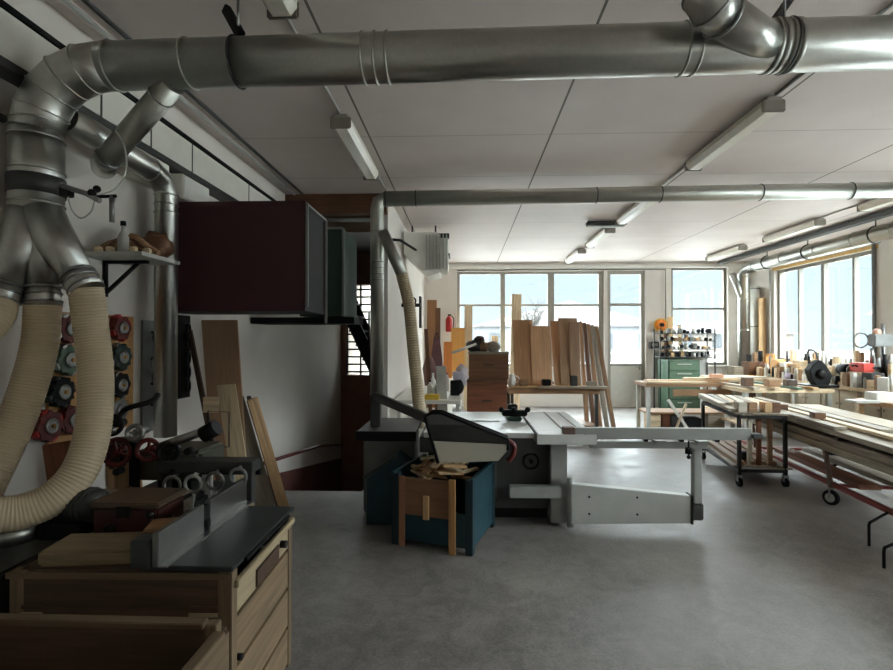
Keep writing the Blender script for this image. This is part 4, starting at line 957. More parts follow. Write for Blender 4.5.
# small green clamp device on the table
t = thing('rip_fence', 'small dark green and black casting sitting on the white saw table', 'fence', (.5, 5.1, .886))
m = MB(); m.box((.42, 4.95, .887), (.56, 5.35, .93), bev=.01); part('base', m, plain((30, 54, 46), .5, .2), t, world=True)
m = MB(); m.box((.37, 5.0, .93), (.62, 5.08, .99), bev=.01); m.box((.44, 5.15, .93), (.54, 5.22, 1.03), bev=.01); part('block', m, IRON, t, world=True, split=True)
for x in (.36, .62, .49):
    m = MB(); m.ball((x, 4.98, 1.0), .028, seg=12); part('knob', m, BLACK, t, world=True)
m = MB(); m.box((-.15, 4.95, .887), (.34, 5.02, .894)); solo('steel_ruler', m, STEEL, 'thin steel ruler lying on the left part of the white saw table', 'ruler')

# ---- overhead guard: arm and transparent hood
t = thing('saw_guard', 'big black framed clear saw hood on a dark arm above the offcut bin', 'saw guard', (-.2, 4.5, .95))
G = 4.16
pts = [P(425, 417, G), P(432, 413, G), P(441, 413, G), P(508, 439, G), P(508, 450, G), P(498, 461, G), P(438, 463, G)]
def frame_loop(m, q, rad): m.tube(q, rad, seg=8)
for off in (0, .10):
    o = V((0, off, 0)); m = MB(); m.tube([p+o for p in (pts[6], pts[0], pts[1], pts[2], pts[3], pts[4])], .014, seg=8); part('frame', m, BLACK, t, world=True)
m = MB()
def milky():  # pale beige surface mixed with transparency
    m_, nt_, b_ = newmat('milky_acrylic'); b_.inputs['Base Color'].default_value = lin((206, 200, 184)); b_.inputs['Roughness'].default_value = .35
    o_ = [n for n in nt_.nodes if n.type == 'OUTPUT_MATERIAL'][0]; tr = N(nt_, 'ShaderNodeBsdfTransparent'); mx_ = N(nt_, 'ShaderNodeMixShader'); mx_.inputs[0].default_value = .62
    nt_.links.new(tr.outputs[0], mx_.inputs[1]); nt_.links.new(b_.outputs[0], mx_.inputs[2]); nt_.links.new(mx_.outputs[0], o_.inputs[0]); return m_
def poly3(m, q, th):
    vs = [tuple(p) for p in q]+[tuple(p+V((0, th, 0))) for p in q]; k = len(q)
    m._add(vs, [tuple(range(k))[::-1], tuple(range(k, 2*k))]+[(i, (i+1) % k, k+(i+1) % k, k+i) for i in range(k)])
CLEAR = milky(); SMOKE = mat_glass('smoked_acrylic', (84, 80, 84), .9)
mid0, mid1 = pts[0].lerp(pts[6], .52), pts[3].lerp(pts[4], .5)
poly3(m, [pts[6], mid0, mid1, pts[4], pts[5]], .004); part('clear_panel', m, CLEAR, t, world=True, label='milky lower panel')
m = MB(); poly3(m, [mid0, pts[0], pts[1], pts[2], pts[3], mid1], .004); part('smoked_panel', m, SMOKE, t, world=True, label='smoked upper panel')
m = MB(); m.tube([P(500, 440, G+.05), P(508, 441, G+.05), P(514, 446, G+.05), P(513, 455, G+.05), P(508, 461, G+.05)], .022, seg=10, n=4); part('red_stop', m, DKRED, t, world=True, label='dark red end cap')
m = MB(); m.bar(P(374, 396, 4.95), P(434, 421, G+.05), .06, .08, bev=.01); part('arm', m, plain((46, 43, 42), .4, .3), t, world=True)
m = MB(); q = P(376, 397, 4.95); m.box((q.x-.05, 4.9, .83), (q.x+.05, 5.0, q.z+.03), bev=.01); part('arm_post', m, SD, t, world=True)

# ================================================================ CENTRE BACK
# tall boards standing on a trolley
t = thing('board_trolley', 'wooden topped metal trolley carrying tall upright boards behind the saw table', 'trolley', (1.4, 8.7, 0))
tz = PZ(560, 392, .90); 
m = MB(); m.box((.72, 8.25, .80), (2.2, 9.05, .86), bev=.005); part('top', m, OAK, t, world=True)
for x, y in ((.75, 8.28), (2.13, 8.28), (.75, 8.97), (2.13, 8.97)):
    m = MB(); m.box((x, y, .06), (x+.05, y+.05, .80)); part('leg', m, DKGREY, t, world=True)
    m = MB(); m.cyl((x+.0, y+.025, .035), (x+.04, y+.025, .035), .035, seg=14); part('caster', m, RUBBER, t, world=True)
m = MB(); m.box((.75, 8.3, .25), (2.17, 9.0, .28)); part('lower_shelf', m, OAK, t, world=True)
def tallboard(px0, px1, ptop, dt, mat, lab, z0=.86, df=8.5, th=.03):
    a, b = P(px0, ptop, dt), P(px1, ptop, dt); w = b.x-a.x; c = (a+b)/2
    plank('tall_board', (c.x, df, z0), (c.x, dt+.1, c.z), w, th, mat, lab, 'board', 'tall boards standing on the trolley', hint=(0, -1, .1))
tallboard(513, 533, 320, 8.75, wood((172, 128, 92), .6, .2), 'brown wide board, leftmost of the tall boards on the trolley')
tallboard(531, 551, 326, 8.65, wood((194, 152, 114), .6, .2), 'lighter brown board, second from left on the trolley')
tallboard(551, 561, 321, 8.85, wood((186, 146, 110), .6, .2), 'narrow brown board between two wide ones on the trolley')
tallboard(559, 578, 318, 8.7, wood((184, 148, 116), .6, .2), 'tallest wide brown board on the trolley')
tallboard(570, 580, 322, 8.55, wood((172, 138, 108), .6, .2), 'narrow darker brown board just right of the tallest board')  # slightly darker brown than the tallest board
for i, (px, ft, mat) in enumerate(((580, 586, OAK), (584, 592, BROWN), (588, 597, OAK), (592, 603, GREYW), (596, 609, OAK))):
    a_ = P(px, 322+i*1.2, 9.1); f = PZ(ft+2, 428, .0); f = V((a_.x+.04+i*.045, 8.7+.0*i, .01)); a_.y = 9.12
    plank('leaning_plank', f, a_, .055, .11, mat, ['leftmost thin plank leaning against the right end of the trolley', 'dark thin plank leaning, second in the row right of the trolley', 'middle thin plank of the row leaning right of the trolley', 'greyish thin plank leaning, fourth in the row right of the trolley', 'rightmost thin plank leaning beside the trolley, next to the door'][i], 'plank', 'thin planks leaning at the trolley', hint=(0, -1, .1))
for i, (x0, x1, y, z, mat, lab) in enumerate(((.68, 2.3, 8.32, .875, OAK, 'long brown plank lying on the front edge of the trolley'), (.62, 2.15, 8.42, .905, PINE, 'pale plank lying on top of the front trolley plank'), (1.2, 2.3, 8.22, .91, GREYW, 'grey brown board sticking out over the trolley front'), (.55, 1.6, 8.6, .94, BROWN, 'dark plank lying at the back left of the trolley'))):
    plank('lying_plank', (x0, y, z), (x1, y+(.04 if i % 2 else -.03), z+.004*i), .14, .03, mat, lab, 'plank', 'planks lying on the trolley')
m = MB(); m.box((1.28, 8.3, .93), (1.42, 8.45, 1.03), bev=.01); solo('hand_tool', m, IRON, 'small dark power tool on the trolley planks', 'tool')
t = thing('jug', 'small white jug standing at the left on the trolley planks', 'jug', (.78, 8.38, .92))
m = MB(); m.lathe((0, 0, 0), [(.05, 0), (.07, .04), (.065, .12), (.04, .17), (.045, .2)]); part('body', m, WHITE, t)
m = MB(); m.tube([(.06, 0, .05), (.12, 0, .08), (.11, 0, .14), (.05, 0, .17)], .01, seg=6, n=3); part('handle', m, WHITE, t)
for i, (x, w_, h, mt, lab) in enumerate(((.9, .14, .1, OAK, 'orange brown block beside the white jug on the trolley'), (1.75, .1, .16, DKGREY, 'small dark clamp stand on the trolley below the tallest board'), (2.0, .16, .07, GREYW, 'flat grey brown block at the right end of the trolley planks'))):
    m = MB(); m.box((x, 8.3, .93), (x+w_, 8.4, .93+h), bev=.006); solo('small_block', m, mt, lab, 'block')
# two wooden cases
def case(name, x0, x1, y0, y1, z0, z1, mat, label, lidm):
    t = thing(name, label, 'case', ((x0+x1)/2, (y0+y1)/2, z0))
    m = MB(); m.box((x0, y0, z0), (x1, y1, z1-.04), bev=.006); part('body', m, mat, t, world=True)
    m = MB(); m.box((x0-.01, y0-.01, z1-.04), (x1+.01, y1+.01, z1), bev=.005); part('lid', m, lidm, t, world=True)
    m = MB(); m.box(((x0+x1)/2-.08, y0-.012, (z0+z1)/2-.01), ((x0+x1)/2+.08, y0, (z0+z1)/2+.02), bev=.003); part('handle', m, DKWOOD, t, world=True)
x0, x1 = P(467, 400, 7.8).x, P(507, 400, 7.8).x
case('wooden_case', x0, x1, 7.8, 8.2, .40, 1.07, RED_W, 'reddish brown wooden case, lower of two stacked behind the saw table', BROWN)
m = MB(); m.box((x0-.05, 7.75, 0), (x1+.05, 8.25, .4), bev=.01); solo('plinth_box', m, BROWN, 'low brown box on the floor under the stacked wooden cases', 'box')
case('wooden_case', x0+.03, x1+.03, 7.85, 8.2, 1.07, 1.50, BROWN, 'dark brown wooden case with a pale lid, upper of the two stacked', GREYW)
for i, (px, py, mat, s, lab) in enumerate(((474, 345, DKGREY, .12, 'grey cloth lump heaped at the left on the upper wooden case'), (484, 343, OAK, .1, 'brown lump of rag in the middle on the upper wooden case'), (493, 345, GREYW, .1, 'pale brown rag at the right on the upper wooden case'), (479, 340, DKWOOD, .075, 'dark scrap topping the pile on the upper wooden case'))):
    c = P(px, py, 8.0); lump('rag', (c.x, c.y, 1.50+s*.75 if i < 3 else 1.69), s, (1.1, 1, .8), mat, lab, 'rag', i+2)
m = MB(); m.cyl(P(452, 353, 7.75), P(476, 344, 7.9), .02, seg=10); solo('white_tube', m, WHITE, 'thin white tube sticking out left of the upper wooden case', 'tube')
# tall pale boards against the window
plank('window_board', (P(468, 0, 11).x, 11.9, .01), (P(468, 0, 11).x+.02, 12.6, P(468, 303, 12).z), .2, .03, PALE, 'tall pale board leaning at the left of the long back window', 'board', hint=(0, -1, 0))
plank('window_board', (P(518, 0, 11).x, 11.9, .01), (P(519, 0, 12).x, 12.6, P(518, 292, 12).z), .24, .03, PALE, 'tallest pale board, leaning in the middle of the long back window', 'board', hint=(0, -1, 0))
plank('window_board', (P(495, 0, 11).x, 11.9, .01), (P(496, 0, 12).x, 12.6, P(496, 336, 12).z), .16, .03, PALE, 'short pale board leaning at the window just above the wooden cases', 'board', hint=(0, -1, 0))
# fire extinguisher on back wall
t = thing('fire_extinguisher', 'small red fire extinguisher hung on the white wall left of the back window', 'fire extinguisher', (-.42, YB-.12, 1.95))
c = P(449, 323, YB-.12)
m = MB(); m.lathe((c.x, c.y, c.z-.22), [(.07, 0), (.085, .02), (.085, .3), (.05, .38), (.02, .4)]); part('cylinder', m, RED, t, world=True)
m = MB(); m.box((c.x-.03, c.y-.02, c.z+.18), (c.x+.05, c.y+.02, c.z+.22)); part('valve', m, BLACK, t, world=True)
m = MB(); m.tube([(c.x+.03, c.y, c.z+.2), (c.x+.12, c.y-.02, c.z+.1), (c.x+.1, c.y-.02, c.z-.15)], .012, seg=8, n=4); part('hose', m, BLACK, t, world=True)
m = MB(); m.box((c.x-.05, c.y+.08, c.z-.1), (c.x+.05, YB, c.z)); part('bracket', m, IRON, t, world=True)
# clutter along the partition
def ub(name, px, ptop, d, w, z0, mat, lab, th=.03, dx=0, cat='board', grp='boards leaning along the white partition'):
    top = P(px, ptop, d); plank(name, (top.x+dx, d-.25, z0), (top.x, d, top.z), w, th, mat, lab, cat, grp, hint=(0, -1, 0))
ub('standing_board', 432, 300, 10.2, .20, .01, wood((168, 122, 84), .6, .2), 'tall brown board standing between the dark strip and the red extinguisher')
ub('standing_board', 438, 308, 9.8, .10, .01, wood((128, 92, 64), .6, .2), 'narrow dark brown board just right of the tall brown one')
ub('standing_board', 426, 329, 8.0, .06, .01, BROWN, 'slim brown lath slanting down beside the beige hose', dx=.12)
ub('standing_board', 441, 366, 7.2, .14, .01, LGREY, 'grey metal upright panel beside the stacked wooden cases', dx=.06)
ub('standing_board', 458, 328, 11.0, .30, .9, wood((226, 172, 96), .6, .12), 'wide yellow board on the bench below the red extinguisher')
ub('standing_board', 448, 342, 10.4, .18, .9, wood((216, 140, 74), .6, .12), 'small orange board on the bench left of the wide yellow one')
m = MB(); q = P(422, 297, 8.6); m.box((-1.04, 11.3, P(421, 328, 11.5).z), (-1.0, 11.6, P(421, 297, 11.5).z)); solo('black_strip', m, BLACK, 'black upright strip fixed on the end of the white partition', 'strip')
t = thing('work_apron', 'dull purple apron hanging on the partition beside the beige hose', 'apron', (-.6, 9.0, 1.0))
m = MB(); c = P(437, 338, 9.0); m.prism([(-.06, 0), (.05, 0), (.09, -.3), (.11, -.62), (-.02, -.66), (-.1, -.55), (-.09, -.25)], (c.x, 9.0, c.z), (1, 0, 0), (0, 0, 1), .05); part('cloth', m, plain((112, 82, 86), .9, 0, .15), t, world=True)
m = MB(); m.tube([(c.x-.05, 8.98, c.z), (c.x, 8.97, c.z+.1), (c.x+.04, 8.98, c.z)], .008, seg=6, n=4); part('strap', m, plain((90, 64, 68), .9), t, world=True)
t = thing('work_coat', 'pinkish work coat hanging lower on the partition left of the apron', 'coat', (-.75, 8.2, .9))
m = MB(); c = P(429, 362, 8.0); m.prism([(-.05, .08), (.05, .08), (.13, -.12), (.15, -.36), (-.06, -.38), (-.1, -.1)], (c.x, 8.0, c.z), (1, 0, 0), (0, 0, 1), .06); part('cloth', m, plain((150, 118, 116), .9, 0, .15), t, world=True)
m = MB(); m.box((c.x+.05, 7.98, c.z-.2), (c.x+.1, 8.0, c.z-.05)); part('pocket', m, plain((128, 98, 98), .9), t, world=True)
# side bench with bottles and boxes left of the cases
t = thing('side_bench', 'narrow white bench against the partition crowded with bottles and boxes', 'bench', (-.55, 8.0, 0))
m = MB(); m.box((-1.0, 6.9, .80), (-.06, 11.4, .85), bev=.005); part('top', m, PLAST, t, world=True)
for x in (-.95, -.13):
    for y in (6.95, 9.1, 11.3):
        m = MB(); m.box((x, y, 0), (x+.05, y+.05, .8)); part('leg', m, LGREY, t, world=True)
m = MB(); m.box((-.98, 7.0, .3), (-.08, 11.3, .33)); part('shelf', m, PLAST, t, world=True)
def bottle(x, y, z, h, r_, mat, cap, label, group=None):
    t = thing('bottle', label, 'bottle', (x, y, z), 0, group)
    m = MB(); m.lathe((0, 0, 0), [(r_*.9, 0), (r_, .02), (r_, h*.65), (r_*.4, h*.8), (r_*.36, h*.9)], seg=14); part('body', m, mat, t)
    m = MB(); m.cyl((0, 0, h*.9), (0, 0, h), r_*.42, seg=12); part('cap', m, cap, t); return t
for i, (px, d, h, mt, cp_, lab) in enumerate(((430, 7.3, .25, WHITE, BLACK, 'white bottle on the side bench nearest the beige hose'), (436, 7.25, .2, LGREY, WHITE, 'grey bottle on the side bench, second from the beige hose'), (433, 7.6, .33, WHITE, WHITE, 'taller white bottle at the back of the side bench'), (441, 7.4, .22, PLAST, BLACK, 'cream bottle with black cap on the side bench'), (447, 8.2, .3, WHITE, RED, 'white bottle with a red cap beside the grey upright panel'))):
    p = P(px, 380, d); bottle(p.x, p.y, .85, h, .045, mt, cp_, lab)
def boxy(name, px, d, z, w, h, dd, mat, lab, cat='box', group=None, rot=0):
    p = P(px, 350, d); m = MB(); M_ = Matrix.Translation((p.x, p.y, z)) @ Matrix.Rotation(rot, 4, 'Z'); m.box((-w/2, -dd/2, 0), (w/2, dd/2, h), M_, bev=.006); return solo(name, m, mat, lab, cat, group)
boxy('tool_case', 455, 7.6, .85, .14, .22, .2, BLACK, 'black tool case on the bench right of the grey upright panel', 'case')
boxy('tool_case', 458, 7.7, 1.08, .16, .12, .2, plain((190, 184, 196), .6), 'pale lilac carton on top of the black tool case', 'carton')
boxy('crate_box', 450, 7.25, .33, .14, .25, .2, DKGREY, 'dark grey box low beside the wooden cases', 'box')
boxy('crate_box', 457, 7.5, .33, .13, .34, .22, WHITE, 'white box low between the dark box and the wooden cases', 'box')
boxy('yellow_tray', 432, 7.05, .85, .2, .07, .14, YELLOW, 'yellow tray at the front of the side bench under the bottles', 'tray')
lump('shop_cloth', (P(462, 360, 9).x, 9.0, .93), .12, (1.2, 1, .7), WHITE, 'crumpled white cloth on the side bench under the wide yellow board', 'cloth', 9)
t = thing('jacket', 'white and dark jacket slung over things left of the stacked cases', 'jacket', (-.1, 7.9, 1.1))
m = MB(); c = P(462, 372, 7.75); m.ball((c.x, 7.75, 1.14), .12, (.8, .6, 1.2), 18, .5, 12); part('body', m, plain((206, 196, 202), .9), t, world=True)
m = MB(); m.ball((c.x-.04, 7.65, .98), .09, (.7, .6, 1.2), 16, .5, 14); part('lining', m, BLACK, t, world=True)
# ================================================================ RIGHT HALF
def deskleg(t, x, y, h, w=.05, mat=MGREY):
    m = MB(); m.box((x-w/2, y-w/2, 0), (x+w/2, y+w/2, h)); part('leg', m, mat, t, world=True)
# --- far plank bench (front of the drawer cabinet)
bx0, bx1 = P(646, 385, 9.1).x, P(738, 385, 9.1).x
t = thing('workbench', 'wooden bench stacked with planks in front of the green drawer cabinet', 'workbench', ((bx0+bx1)/2, 9.3, 0))
m = MB(); m.box((bx0, 9.1, .84), (bx1, 9.75, .90), bev=.006); part('top', m, OAK, t, world=True)
for x in (bx0+.06, bx1-.06):
    for y in (9.16, 9.68): deskleg(t, x, y, .84, .06, LGREY)
m = MB(); m.box((bx0+.05, 9.15, .35), (bx1-.05, 9.7, .38)); part('shelf', m, OAK, t, world=True)
B_ = 'planks stacked on the bench by the drawer cabinet'
plank('plank', (bx0+.02, 9.2, .92), (bx1-.5, 9.22, .92), .14, .035, PALE, 'pale plank at the left front of the stack on the far bench', 'plank', B_)
plank('plank', (bx0+.5, 9.16, .73), (bx1-.1, 9.14, .74), .03, .12, OAK, 'thick brown beam fixed under the front edge of the far bench', 'plank', B_)
plank('plank', (bx0+.1, 9.40, .925), (bx1-.05, 9.42, .925), .2, .045, wood((180, 140, 100), .6, .2), 'brownish plank in the middle of the stack on the far bench', 'plank', B_)
plank('plank', (bx0+.8, 9.40, .97), (bx1+.1, 9.36, .975), .14, .04, PALE, 'upper pale plank reaching past the right end of the far bench', 'plank', B_)
boxy('wood_scrap', 716, 9.3, .99, .22, .07, .12, wood((222, 168, 134), .6, .1), 'pinkish wood piece on top of the plank stack of the far bench', 'wood piece')
for i, (px, w, h, mat, lab) in enumerate(((652, .2, .5, PALE, 'pale box standing on the floor under the left end of the far bench'), (663, .14, .42, RED_W, 'reddish box standing beside the pale one under the far bench'), (674, .24, .3, DKGREY, 'dark machine part in the shade under the far bench'), (690, .3, .26, BLACK, 'black heap of offcuts under the middle of the far bench'), (712, .3, .4, GREYW, 'grey brown box under the right end of the far bench'))):
    boxy('floor_box', px, 9.35, 0.0, w, min(h, .34), .3, mat, lab, 'box')
plank('leaning_batten', (P(690, 0, 9.0).x, 9.02, .01), (P(668, 0, 9.0).x, 9.06, .62), .05, .03, WHITE, 'white batten slanting in front of the far bench legs', 'batten', hint=(0, -1, 0))
plank('leaning_batten', (P(672, 0, 9.0).x, 9.0, .01), (P(686, 0, 9.0).x, 9.05, .55), .04, .03, PALE, 'pale batten crossing the white one in front of the far bench', 'batten', hint=(0, -1, 0))
# --- tool rack and green drawer cabinet under the narrow window
gx0, gx1 = P(668, 370, 11.7).x, P(700, 370, 11.7).x; rx1 = P(719, 370, 11.7).x
t = thing('drawer_cabinet', 'green metal drawer cabinet below the narrow back window', 'cabinet', ((gx0+gx1)/2, 12.0, 0))
m = MB(); m.box((gx0, 11.7, 0), (gx1, 12.3, 1.22), bev=.01); part('body', m, GREEN, t, world=True)
for i in range(5):
    m = MB(); z = .1+i*.22; m.box((gx0+.03, 11.68, z), (gx1-.03, 11.7, z+.19), bev=.004); dq = part('drawer', m, plain((84, 112, 88), .5), t, world=True)
    WM[dq] = WM[t]; m = MB(); m.box((gx0+.2, 11.66, z+.13), (gx1-.2, 11.68, z+.15)); part('handle', m, LGREY, dq, world=True)
t = thing('tool_rack', 'open metal rack of tools with four crowded shelves below the narrow window', 'rack', ((gx0+rx1)/2, 12.35, 0))
for z in (1.26, 1.45, 1.64, 1.82):
    m = MB(); m.box((gx0-.05, 12.0, z), (rx1+.05, 12.4, z+.02)); part('shelf', m, DKGREY, t, world=True)
for x in (gx0-.07, rx1+.05):
    for y in (12.0, 12.38):
        m = MB(); m.box((x, y, 0), (x+.025, y+.025, 1.95)); part('upright', m, DKGREY, t, world=True)
m = MB(); m.box((gx0-.05, 12.41, .6), (rx1+.05, 12.43, 1.4)); part('back_panel', m, LGREY, t, world=True)
rg = random.Random(11)
kinds = [('tin', 'small dark tin standing on the crowded tool rack', IRON), ('jar', 'small pale jar standing on the crowded tool rack', WHITE), ('tool_box', 'small grey box lying on the crowded tool rack', MGREY), ('cutter', 'little black toothed disc on the crowded tool rack', BLACK), ('wood_piece', 'small wooden block on the crowded tool rack', PINE)]
for zi, z in enumerate((1.28, 1.47, 1.66, 1.84)):
    x = gx0; 
    while x < rx1-.02:
        k = rg.choice(kinds); h = rg.uniform(.05, .14); w_ = rg.uniform(.05, .11); m = MB(); y = 12.08+rg.uniform(0, .12)
        if k[0] in ('tin', 'jar'): m.lathe((x+w_/2, y, z), [(w_*.45, 0), (w_*.45, h*.8), (w_*.36, h*.85), (w_*.36, h)], seg=10)
        elif k[0] == 'cutter': m.lathe((x+w_/2, y, z+.05), [(.048, -.02), (.048, .02)], (0, 1, 0), 12)
        else: m.box((x, y-.05, z), (x+w_*.9, y+.05, z+h), bev=.004)
        solo(k[0], m, k[2], k[1], k[0].replace('_', ' '), k[0].replace('_', ' ')+'s on the tool rack'); x += w_+.015
# --- switch box, orange device left of the rack
t = thing('orange_lamp', 'orange round warning device on the pier between the door and the narrow window', 'device', P(661, 325, 12.6))
c = P(661, 325, 12.62); m = MB(); m.lathe(c, [(.11, -.1), (.14, -.08), (.14, .0), (.08, .05)], (0, -1, 0)); part('body', m, ORANGE, t, world=True)
m = MB(); m.lathe(c, [(.05, .05), (.05, .09)], (0, -1, 0)); part('cap', m, BLACK, t, world=True)
m = MB(); m.torus(c, (0, -1, 0), .16, .012); part('ring', m, YELLOW, t, world=True)
t = thing('switch_box', 'grey switch box with a cable on the pier right of the door', 'switch', P(655, 345, 12.6))
c = P(655, 345, 12.6); m = MB(); m.box((c.x-.12, 12.58, c.z-.1), (c.x+.1, 12.7, c.z+.08), bev=.01); part('case', m, DKGREY, t, world=True)
m = MB(); m.box((c.x-.08, 12.57, c.z-.03), (c.x+.06, 12.58, c.z+.04)); part('face', m, LGREY, t, world=True)
m = MB(); m.tube([(c.x+.1, 12.65, c.z), (c.x+.16, 12.6, c.z-.3), (c.x+.14, 12.6, c.z-1.0)], .015, seg=6, n=4); part('cable', m, DKGREY, t, world=True)
m = MB(); m.box((P(665, 0, 12.5).x-.06, 12.4, .9), (P(665, 0, 12.5).x+.02, 12.5, 1.9)); solo('upright_profile', m, BROWN, 'brown upright strip standing just left of the tool rack', 'strip')
plank('window_lath', (P(676, 0, 12).x, 12.5, 1.1), (P(680, 0, 12).x, 12.62, 2.25), .12, .03, wood((226, 184, 128), .6, .1), 'yellow lath standing in the left part of the narrow window', 'lath', hint=(0, -1, 0))
plank('window_lath', (P(690, 0, 12).x, 12.5, 1.1), (P(689, 0, 12).x, 12.62, 2.05), .09, .03, PALE, 'pale lath standing in the middle of the narrow window', 'lath', hint=(0, -1, 0))
plank('pier_board', (6.97, 12.0, .01), (6.97, 12.0, P(761, 298, 12.0).z), .16, .03, wood((214, 176, 128), .6, .1), 'tall yellowish board standing in the far right corner beside the windows', 'board', hint=(0, -1, 0))

# --- metal cart with lumber
t = thing('lumber_cart', 'black framed metal cart on casters loaded with pale planks', 'cart', (3.5, 6.5, 0))
A0, A1 = P(739, 417, 5.9), P(785, 417, 5.9); cz = A0.z; B0 = P(703, 402, 7.2); B1 = V((B0.x+.66, 7.2, cz)); B0.z = cz; A1.z = cz
cor = [A0, A1, B1, B0]; BK = plain((44, 42, 40), .5, .5)
m = MB()
for i in range(4): m.bar(cor[i], cor[(i+1) % 4], .035, .035)
part('top_frame', m, BK, t, world=True)
m = MB(); lowz = .18
for i in range(4): m.bar(V((cor[i].x, cor[i].y, lowz)), V((cor[(i+1) % 4].x, cor[(i+1) % 4].y, lowz)), .035, .035)
part('bottom_frame', m, BK, t, world=True)
for c in cor:
    m = MB(); m.bar((c.x, c.y, .12), (c.x, c.y, cz), .035, .035, hint=(0, 1, 0)); part('leg', m, BK, t, world=True)
    m = MB(); m.cyl((c.x-.018, c.y, .05), (c.x+.018, c.y, .05), .05, seg=18); cs = part('caster', m, RUBBER, t, world=True); WM[cs] = WM[t]
    m = MB(); m.box((c.x-.026, c.y-.02, .06), (c.x-.02, c.y+.02, .13)); m.box((c.x+.02, c.y-.02, .06), (c.x+.026, c.y+.02, .13)); m.box((c.x-.026, c.y-.025, .12), (c.x+.026, c.y+.025, .135)); part('fork', m, STEEL, cs, world=True)
u = (A0-B0).normalized()
plank('shelf_board', V((B0.x+.33, B0.y-.03, lowz+.03)), V((A0.x+.28, A0.y+.03, lowz+.03)), .62, .02, GREYW, root=t)
plank('shelf_board', V((B0.x+.33, B0.y-.03, cz+.028)), V((A0.x+.28, A0.y+.03, cz+.028)), .58, .02, GREYW, root=t)
WP = wood((204, 194, 176), .6, .18)
for i in range(11):
    k = i % 6; o_ = .07+k*.095; zz = cz+.06+(i//6)*.035
    p = B0+V((o_, .2-.06*k, 0)); q = A0+V((o_-.06, .15+.05*(k % 3)+(i//6)*.25, 0)); p.z = q.z = zz
    plank('cart_plank', p, q, .085, .03, (WP, GREYW, PALE)[i % 3], 'pale plank lying lengthwise on top of the black framed cart', 'plank', 'pale planks on the cart')
for k in range(4):
    p = B0+V((.1+k*.12, .0, 0)); q = A0+V((.08+k*.12, .1, 0)); p.z = q.z = lowz+.065
    plank('cart_plank', p, q, .08, .04, OAK, 'brown plank on the lower shelf of the black framed cart', 'plank', 'brown planks on the cart shelf')
for px, py, lab, mt in ((741, 407, 'small white block at the front left corner of the cart load', WP), (751, 408, 'brown square block beside the white one on the cart front', OAK), (767, 408, 'small pale block at the front of the cart load, third from left', PINE), (774, 409, 'dark brown block at the front right corner of the cart load', BROWN)):
    c = P(px, py, 6.05); m = MB(); m.box((c.x-.055, 6.0, cz+.04), (c.x+.05, 6.12, cz+.155), bev=.006); solo('wood_block', m, mt, lab, 'wood block')
for k, px in enumerate((748, 757, 768)):
    p = P(px, 420, 6.05); plank('hanging_batten', (p.x, 6.02, .20), (p.x, 6.02, cz-.03), .05, .035, (WP, RED_W, OAK)[k], ['pale batten upright inside the cart front, leftmost', 'reddish batten upright inside the cart front, middle one', 'brown batten upright inside the cart front, rightmost'][k], 'batten', 'upright battens in the cart', hint=(0, -1, 0))
boxy('dark_block', 744, 6.15, lowz+.04, .1, .13, .1, BLACK, 'black block on the lower shelf at the cart front left', 'block')

# --- long timber trolley
ax = V((.12, .99, 0)).normalized(); ay = V((ax.y, -ax.x, 0))
O_ = V((3.56, 4.2, 0))                        # near left corner of the load
def tp(s, w_, z): p = O_+ax*s+ay*w_; return V((p.x, p.y, z))
t = thing('timber_trolley', 'long steel trolley with red rails and rubber wheels carrying the big timber stack', 'trolley', tp(1.5, .5, 0))
RD = plain((132, 52, 46), .5, .2)
for w_ in (.1, 1.0):
    m = MB(); m.bar(tp(-.4, w_, .55), tp(3.1, w_, .55), .05, .05); part('top_beam', m, IRON, t, world=True)
    m = MB(); m.bar(tp(-.4, w_, .20), tp(3.3, w_, .20), .05, .04); part('lower_rail', m, RD, t, world=True, label='red lower rail')
for s in (.1, 1.1, 2.9):
    m = MB(); m.bar(tp(s, .05, .53), tp(s, 1.05, .53), .05, .04); part('cross_member', m, IRON, t, world=True)
    m = MB(); m.bar(tp(s, .1, .2), tp(s, 1.0, .2), .04, .03); part('lower_cross_bar', m, RD, t, world=True)
for s, w_ in ((1.2, .06), (1.2, 1.0), (-.3, .06), (-.3, 1.0), (2.9, .06), (2.9, 1.0)):
    m = MB(); m.bar(tp(s-.1, w_, .16), tp(s, w_, .55), .035, .035); part('strut', m, plain((120, 96, 84), .5, .3), t, world=True)
    m = MB(); c = tp(s-.1, w_, .075); a_ = V((math.cos(.5), math.sin(.5), 0)); m.lathe(c, [(.05, -.022), (.075, -.018), (.078, 0), (.075, .018), (.05, .022)], a_); wh = part('wheel', m, RUBBER, t, world=True); WM[wh] = WM[t]
    m = MB(); m.cyl(c-a_*.026, c+a_*.026, .045, seg=18); part('wheel_hub', m, LGREY, wh, world=True)
    m = MB(); m.bar(c-a_*.034, c-a_*.034+V((0, 0, .1)), .02, .006, hint=(1, 0, 0)); m.bar(c+a_*.034, c+a_*.034+V((0, 0, .1)), .02, .006, hint=(1, 0, 0)); m.bar(c-a_*.035+V((0, 0, .095)), c+a_*.035+V((0, 0, .095)), .04, .01); part('fork', m, STEEL, wh, world=True)
TB = wood((140, 126, 106), .65, .3); TB2 = wood((158, 144, 122), .65, .28); TB3 = wood((120, 100, 80), .65, .3)
def timber(s0, s1, w_, z, wd, th, mat, lab): return plank('timber', tp(s0, w_, z), tp(s1, w_+.0, z), wd, th, mat, lab, 'timber', 'timbers stacked on the long trolley')
timber(-1.2, 2.95, .10, .60, .28, .06, TB2, 'wide pale timber at the bottom left edge of the long trolley load')
timber(-1.2, 2.8, .46, .60, .36, .06, TB3, 'wide brown timber in the bottom layer of the trolley load')
timber(-1.2, 3.0, .88, .60, .40, .06, TB, 'wide timber at the bottom right edge of the trolley load')
timber(-1.2, 3.2, .12, .665, .26, .055, TB, 'wide timber in the second layer at the left of the trolley load')
